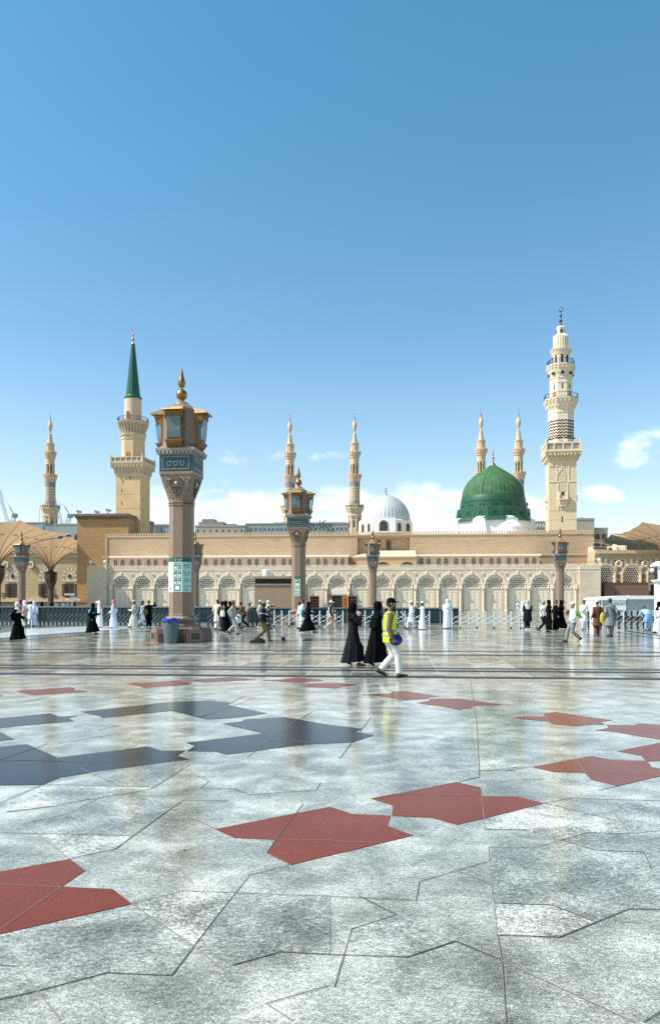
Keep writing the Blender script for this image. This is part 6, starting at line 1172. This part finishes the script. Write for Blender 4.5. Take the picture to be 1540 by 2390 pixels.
for i, (px, cc, hh, hcc, lab) in enumerate(((112, BLK, 'hijab', BLK, 'distant person in black near the left mosque wing'), (114+31, BLK, 'hair', None, 'distant dark haired person in black by the dark umbrella pillar'), (169-8, BLW, 'kufi', WHT, 'distant person in bluish white below the left umbrella'), (185, WHT, 'hair', None, 'distant person in white below the left umbrella'), (206-6, CRM, 'ghutra', CRM, 'distant person in a cream shawl near the brick block'), (232-8, BRN, 'hair', None, 'distant person in red brown right beside the brick block'))):
    person(lab, px*.68+22, 1426.5, 'A', 1.66, c1=cc, head=hh, hc=hcc, skin='d', vox=.03, group='distant people at the left wing')
g = person('woman in a black abaya with a turquoise shawl looking at her phone', 216, 1480, 'R', 1.58, c1=BLK, head='hijab', hc=BLK, stride=.28, hands=((-.10,.33,1.12), (.22,.0,.86)), skin='l', vox=.012, hem=.10, width=1.2, bend=6, group=WK)
m = MB(); m.loft([ell(g['T'](u)+Vector((0,-.03,0)), a, b, (1,0,0), g['Fw'], 28, .04, 5, 2) for u, a, b in ((.52,.13,.11),(.49,.24,.15),(.40,.26,.17),(.30,.255,.175))]); soft('shawl', m, TURQ, g['t'], .014, 2)
m = MB(); m.box(-.04,.04,-.008,.008,-.075,.075); held('phone', 'dark phone held by the woman with the turquoise shawl', 'phone', m, BLK, g, g['wr'][-1]+Vector((.02,.07,.06)))
person('man in a white robe and red checked headcloth with a hand raised to his head', 233, 1465.5, 'L', 1.74, c1=WHT, head='ghutra', hc=RCHK, stride=.10, hands=((-.10,.20,1.62), (.25,.0,.85)), shoes=BSHOE, group=WK)
person('man in a bluish white robe and red checked headcloth walking to the left', 265, 1467, 'L', 1.76, c1=BLW, head='ghutra', hc=RCHK, stride=.20, hands=((-.22,.2,.95), (.25,-.05,.9)), shoes=BSHOE, group=WK)
g = person('man in a long cream robe and beige cap striding to the left', 313, 1466, 'L', 1.77, c1=CRM, head='kufi', hc=BGE, stride=.34, hands=((-.18,.28,1.12), (.24,-.05,.92)), hem=.08, group=WK); strap(g, GBK, 1)
g = person('man in a white tunic and tall dark kufi with a blue bag strap', 333, 1465.6, 'L', 1.68, top='tunic', c1=WHT, legs=BLW, head='tallkufi', hc=mat('dark_kufi', (.05,.045,.04), .8), stride=.28, skin='d', group=WK); strap(g, mat('blue_strap', (.02,.10,.22), .6), -1)
m = MB(); m.ball((0,0,0), .10, .17, .19, 14, 8); held('shoulder_bag', 'round olive brown bag on the back of the man in the tall kufi', 'bag', m, OLV, g, g['T'](.12)+Vector((-.12,-.22,0)))
g = person('man in black seen from behind holding up a phone', 347, 1465.6, 'A', 1.72, top='tunic', c1=BLK, legs=BLK, head='hair', hands=((-.26,.05,.85), (.30,.28,1.48)), group=WK)
m = MB(); m.box(-.04,.04,-.008,.008,-.075,.075); held('phone', 'dark phone held up by the man in black', 'phone', m, BLK, g, g['wr'][1]+Vector((0,.03,.10)))
# --- group between the lamp posts
person('dark haired man in a cream shirt and white trousers seen from behind', 508, 1472, -20, 1.78, top='tunic', c1=CRM, legs=WHT, head='hair', stride=.12, skin='d', group=WK)
person('person in dark brown standing close behind the cream shirted man', 519, 1473, -30, 1.66, c1=cloth('dark_brown_cloth', (.045,.022,.016)), head='hijab', hc=cloth('dark_brown_cloth', (.045,.022,.016)), hem=.25, shoes=BSHOE, group=WK)
g = person('woman in black with a white tote bag on her shoulder', 527, 1476, -25, 1.68, c1=BLK, head='hijab', hc=BLK, stride=.12, shoes=BSHOE, skin='m', width=1.08, hem=.10, group=WK)
m = MB(); m.loft([ell((0,0,z_), a, .06, (1,0,0), (0,1,0), 20, .03, 5, 1) for z_, a in ((-.21,.10),(-.19,.155),(-.08,.165),(.05,.14),(.12,.11),(.13,.05))]); tb = held('tote_bag', 'white tote bag hanging behind the woman in black', 'bag', m, CRM, g, g['T'](.18)+Vector((-.06,-.24,0))); m = MB(); m.path([(-.09,0,.12),(-.05,.04,.32),(.02,.12,.42),(.06,.06,.30),(.09,0,.12)], .013, 6); obj('bag_strap', m, CRM, tb, 60)
person('person with a dark headscarf and blue top mostly hidden behind the grey capped man', 537.5, 1474, 'R', 1.64, c1=cloth('royal_blue_cloth', (.015,.06,.25)), head='hijab', hc=BLK, group=WK)
g = person('older man in a pale sage tunic with grey cap and red neck scarf walking right', 543.5, 1481.5, 'R', 1.74, top='shirt', c1=SAGE, legs=cloth('pale_sage_cloth', (.38,.38,.29)), head='kufi', hc=mat('grey_cap', (.17,.17,.15), .8), stride=.28, group=WK, skin='m', width=1.12)
m = MB(); m.loft([ell(g['T'](u)+Vector((0,.02,0)), a, b, (1,0,0), g['Fw'], 20, .05, 5, 1) for u, a, b in ((.60,.075,.08),(.56,.11,.10),(.52,.13,.12),(.47,.08,.14))]); obj('neck_scarf', m, mat('red_scarf', (.32,.03,.03), .8, var=.2, scale=20), g['t'], 60)
g = person('man in a rust jacket and brown cap leaning over a white pushchair', 567, 1465.5, 'L', 1.72, top='jacket', c1=RUST, legs=BLK, head='kufi', hc=BRN, stride=.34, bend=18, hands=((-.14,.42,1.0), (.16,.40,1.02)), skin='d', group=WK)
pc = thing('pushchair', 'small white folded pushchair in front of the man in the rust jacket', 'pushchair', (*gr(556, 1469), 0), R(20)); m = MB(); m.loft([ell((0,0,z_), a, b, (1,0,0), (0,1,0), 16) for z_, a, b in ((.38,.16,.14),(.45,.20,.18),(.75,.19,.16),(.88,.15,.12),(.9,.05,.05))]); obj('seat', m, WHT, pc, 50)
for sx in (-.2, .2):
    for y_ in (-.22, .22): m = MB(); m.torus((sx,y_,.11), .085, .022, 18, 6); obj('wheel', m, SHOE, pc, 50)
m = MB(); [m.tube((sx,-.22,.11), (sx,.2,.6), .015) for sx in (-.2,.2)]; [m.tube((sx,.22,.11), (sx,-.3,.98), .015) for sx in (-.2,.2)]; m.tube((-.2,-.3,.98), (.2,-.3,.98), .02); obj('frame', m, GREY, pc)
person('man in a taupe robe bending forward at the barrier', 577, 1463.6, -35, 1.70, c1=TPE, head='hair', bend=38, hands=((-.15,.5,.95), (.2,.5,.9)), skin='d', group=WK)
person('person in a white top with a pale cap half hidden behind the sweeping cleaner', 607, 1467.5, 'R', 1.72, top='shirt', c1=CRM, legs=GREY, head='kufi', hc=CRM, stride=.12, shoes=WSHOE, group=WK)
g = person('cleaner in a navy jacket and olive trousers pushing a long pole', 614, 1498.5, 'R', 1.70, top='jacket', c1=NAVY, legs=OLV, head='cap', hc=mat('khaki_cap', (.22,.20,.15), .8), stride=.33, hands=((-.20,.24,1.08), (.20,.18,.98)), shoes=BSHOE, vox=.012, skin='d', group=WK, width=1.08)
for sd in (-1, 1): m = MB(); q = g['sh'][sd]*.45+g['el'][sd]*.55; e = (g['el'][sd]-g['sh'][sd]).normalized()*.025; m.path([q-e, q+e], .079, 12); obj('reflective_band', m, REFL, g['t'], 60)
m = MB(); m.loft([ell(g['T'](u), .222, .165, (1,0,0), g['Fw'], 30, .015, 6, 2) for u in (.30,.345)]); obj('reflective_band', m, REFL, g['t'], 60)
gx, gy = gr(614, 1498.5); e0, e1 = gr(597, 1500.5), gr(661.5, 1496)
pole = thing('dust_mop', 'long grey pole with a round black end pushed by the cleaner', 'mop', (gx, gy, 0)); m = MB(); m.tube((.18,-.26,1.0), (e1[0]-gx-.05,e1[1]-gy-.1,.12), .013, n=8); obj('pole', m, mat('pole_grey', (.35,.36,.37), .4), pole); m = MB(); m.lathe([(.02,0),(.09,.01),(.10,.06),(.085,.13),(.05,.17),(.02,.18)], 14, (e1[0]-gx,e1[1]-gy-.1,.005)); obj('mop_head', m, SHOE, pole, 50)
dp = thing('dustpan', 'black long dustpan lying by the foot of the cleaner', 'dustpan', (e0[0]+.06, e0[1]-.05, 0), R(-5)); m = MB(); m.loft([[(x, y_, z_) for x, y_, z_ in ((a,-b,.005),(a,b,.005),(a,b,h_),(a,-b,h_))] for a, b, h_ in ((-.30,.10,.04),(-.25,.13,.10),(-.05,.14,.17),(.15,.13,.20),(.29,.10,.13),(.34,.06,.06))]); obj('pan', m, SHOE, dp, 60)
g = person('woman in a black and cream patterned robe raising her phone arm', 626, 1468.8, 'R', 1.70, c1=CAMO, head='hijab', hc=CRM, stride=.10, hands=((-.18,.42,1.50), (.2,.25,1.0)), skin='l', width=1.15, group=WK)
m = MB(); m.box(-.04,.04,-.008,.008,-.075,.075); held('phone', 'dark phone held up by the woman in the patterned robe', 'phone', m, BLK, g, g['wr'][-1]+Vector((0,.05,.09)))
# --- centre
person('man in a white shirt and white trousers with dark hair facing left', 706, 1468.8, 'L', 1.79, top='tunic', c1=WHT, legs=WHT, head='hair', stride=.16, hands=((-.18,.3,1.12), (.2,.25,1.15)), group=WK)
person('man in pale clothes and a dark brimmed cap behind the second lamp post sign', 699.5, 1468, 'L', 1.68, top='shirt', c1=CRM, legs=BGE, head='cap', hc=BRN, stride=.06, skin='d', group=WK)
g = person('woman in a wide black abaya with a teal backpack walking right', 719, 1477, 'R', 1.68, c1=BLK, head='hijab', hc=BLK, stride=.38, width=1.15, hem=.10, bend=5, hands=((-.2,.25,1.1), (.2,.25,1.1)), group=WK)
m = MB(); m.loft([ell((0,0,z_), a, b, (1,0,0), (0,1,0), 20) for z_, a, b in ((-.22,.08,.06),(-.2,.15,.10),(0,.17,.125),(.16,.14,.09),(.2,.06,.04))]); held('backpack', 'teal blue backpack worn by the woman in black near the second lamp post', 'bag', m, cloth('teal_cloth', (.01,.12,.18)), g, g['T'](.22)+Vector((0,-.27,0)))
g = person('man in a white baseball cap beige vest and pinkish trousers striding right', 772, 1472, 'R', 1.74, top='shirt', c1=DKB, legs=PNK, head='cap', hc=WHT, stride=.37, hands=((-.22,.32,1.0), (.22,.1,.86)), shoes=WSHOE, skin='m', group=WK)
m = MB(); m.loft([ell(g['T'](u), a, b, (1,0,0), g['Fw'], 30, .012, 5, 1) for u, a, b in ((-.12,.215,.165),(0,.212,.16),(.2,.21,.158),(.36,.215,.15),(.45,.19,.132),(.51,.13,.10),(.545,.09,.075))]); soft('vest', m, BGE, g['t'], .014, 2)
person('person in a dark plum headscarf behind the charcoal abaya woman', 822, 1462, 'A', 1.74, c1=PUR, head='hijab', hc=PUR, group=WK)
person('white bearded man in a white kurta and white skullcap walking left', 960, 1469.4, 'L', 1.70, top='tunic', c1=WHT, legs=BLW, head='kufi', hc=WHT, stride=.30, beard=BEARD, shoes=BSHOE, skin='m', group=WK)
person('man in white robe and white skullcap with a hand at his mouth', 986, 1470.4, 'L', 1.64, c1=WHT, head='kufi', hc=WHT, stride=.10, hands=((-.06,.20,1.40), (.25,-.12,.88)), shoes=BSHOE, skin='d', group=WK)
person('man with a pale cap and face mask standing behind the middle screen', 974, 1455, 'C', 1.62, top='shirt', c1=GREY, legs=GREY, head='kufi', hc=PNK, skin='d', group=WK)
person('man seen from behind in white robe and white headcloth at the white barrier', 1044, 1467.8, 'A', 1.78, c1=WHT, head='ghutra', hc=WHT, hands=((-.15,.30,1.15), (.18,.30,1.1)), width=1.12, group=WK)
# --- right side
person('person in white raising an arm behind the man in dark clothes', 1219, 1467, 'A', 1.62, c1=WHT, head='ghutra', hc=WHT, hands=((-.26,.12,1.62), (.2,.2,1.0)), group=WK)
person('man in a dark grey suit with a black and white scarf seen from behind', 1231, 1470.6, 'A', 1.72, top='tunic', c1=GBK, legs=GBK, head='ghutra', hc=cloth('grey_white_cloth', (.42,.42,.42), .3), hands=((-.12,.30,1.1), (.14,.30,1.1)), shoes=WSHOE, width=1.22, group=WK)
person('grey haired man in a white polo shirt and black trousers walking left', 1267, 1476, 'R', 1.74, top='shirt', c1=WHT, legs=DKB, head='hair', hc=GHAIR, stride=.26, drape='short', skin='m', group=WK)
person('woman in a black abaya between the polo shirt man and a couple', 1281, 1470.5, 'R', 1.73, c1=BLK, head='hijab', hc=BLK, skin='m', group=WK)
person('person in black with reddish hair turned to the woman beside', 1296.5, 1475.3, 'R', 1.74, c1=BLK, head='hair', hc=mat('reddish_hair', (.12,.035,.02), .5), shoes=WSHOE, skin='l', hem=.12, group=WK)
g = person('woman in a long black open abaya striding left with a phone', 1309, 1474.8, 'L', 1.75, c1=BLK, head='hijab', hc=BLK, stride=.34, hem=.20, shoes=BSHOE, skin='l', hands=((-.22,.22,1.0), (.25,.12,.86)), group=WK)
m = MB(); m.box(-.04,.04,-.008,.008,-.075,.075); held('phone', 'pale phone in the lowered hand of the woman in the open abaya', 'phone', m, BLW, g, g['wr'][1]+Vector((0,.04,-.09)))
g = person('man in grey trousers and white skullcap with a green cloth over his shoulder', 1337, 1499, 'L', 1.66, top='shirt', c1=WHT, legs=GREY, head='kufi', hc=WHT, stride=.32, vox=.012, skin='l', group=WK, width=1.05)
m = MB(); m.loft([ell(g['T'](u)+Vector((.02,y_,0)), a, b, (1,0,0), g['Fw'], 24, .06, 5, 1) for u, a, b, y_ in ((.535,.14,.10,-.01),(.49,.20,.15,-.05),(.38,.19,.12,-.15),(.26,.15,.08,-.27),(.14,.10,.05,-.36))]); sc_ = soft('green_cloth', m, cloth('lime_cloth', (.28,.62,.03)), None, .014, 2); sc_.location = g['W']((0,0,0)); sc_.rotation_euler.z = g['rz']; tag(sc_, 'bright lime green cloth slung over the back of the man in grey trousers', 'cloth')
person('man in a white robe facing the camera and holding prayer beads', 1363, 1471.2, 'C', 1.74, top='tunic', c1=WHT, legs=BLW, head='hair', stride=.04, hands=((-.12,.28,1.15), (.12,.28,1.15)), skin='d', shoes=BSHOE, group=WK)
person('man in a brown tunic and cream skullcap standing with his back turned', 1394, 1485, 15, 1.70, top='tunic', c1=BRN, legs=BRN, head='kufi', hc=CRM, stride=.06, skin='m', shoes=BSHOE, width=1.1, group=WK)
g = person('dark haired man in a grey shalwar seen from behind with a yellow bag', 1424, 1486.8, 10, 1.79, top='tunic', c1=GREY, legs=GREY, head='hair', stride=.05, skin='m', width=1.12, shoes=SHOE, group=WK); strap(g, NAVY, -1)
m = MB(); m.loft([ell((0,0,z_), a, .05, (1,0,0), (0,1,0), 18, .06, 4, 1) for z_, a in ((-.24,.05),(-.2,.10),(0,.12),(.14,.09),(.24,.03),(.26,.02))]); held('carrier_bag', 'bright yellow bag hanging at the left of the man in grey', 'bag', m, mat('yellow_plastic', (.75,.55,.01), .4), g, g['wr'][-1]+Vector((-.06,.06,-.05)))
person('man in a pale blue shalwar bending over the dark barrier at right', 1509, 1473, 0, 1.74, top='tunic', c1=SKYB, legs=SKYB, head='hair', bend=62, hands=((-.25,.55,.85), (.22,.6,.8)), skin='m', shoes=BSHOE, width=1.1, group=WK)
person('person in a white robe with a black headscarf at the right edge', 1537, 1477.8, 'L', 1.66, c1=WHT, head='hijab', hc=BLK, stride=.25, skin='d', shoes=BSHOE, width=1.1, hem=.06, group=WK)

m = MB(); m.loft([[(.012*cos(a)*r_, .007*sin(a)*r_, .003*i+.0005*cos(2*a)) for a in [2*PI*j/10 for j in range(10)]] for i, r_ in enumerate((.7,1,.5))]); q = Lp((860,893))[0]; o = obj('fallen_leaf', m, mat('leaf_dark', (.015,.014,.012), .8), None, 60, loc=(q[0], q[1], .006)); tag(o, 'tiny dark leaf lying on the pale floor left of the red star pieces', 'leaf')
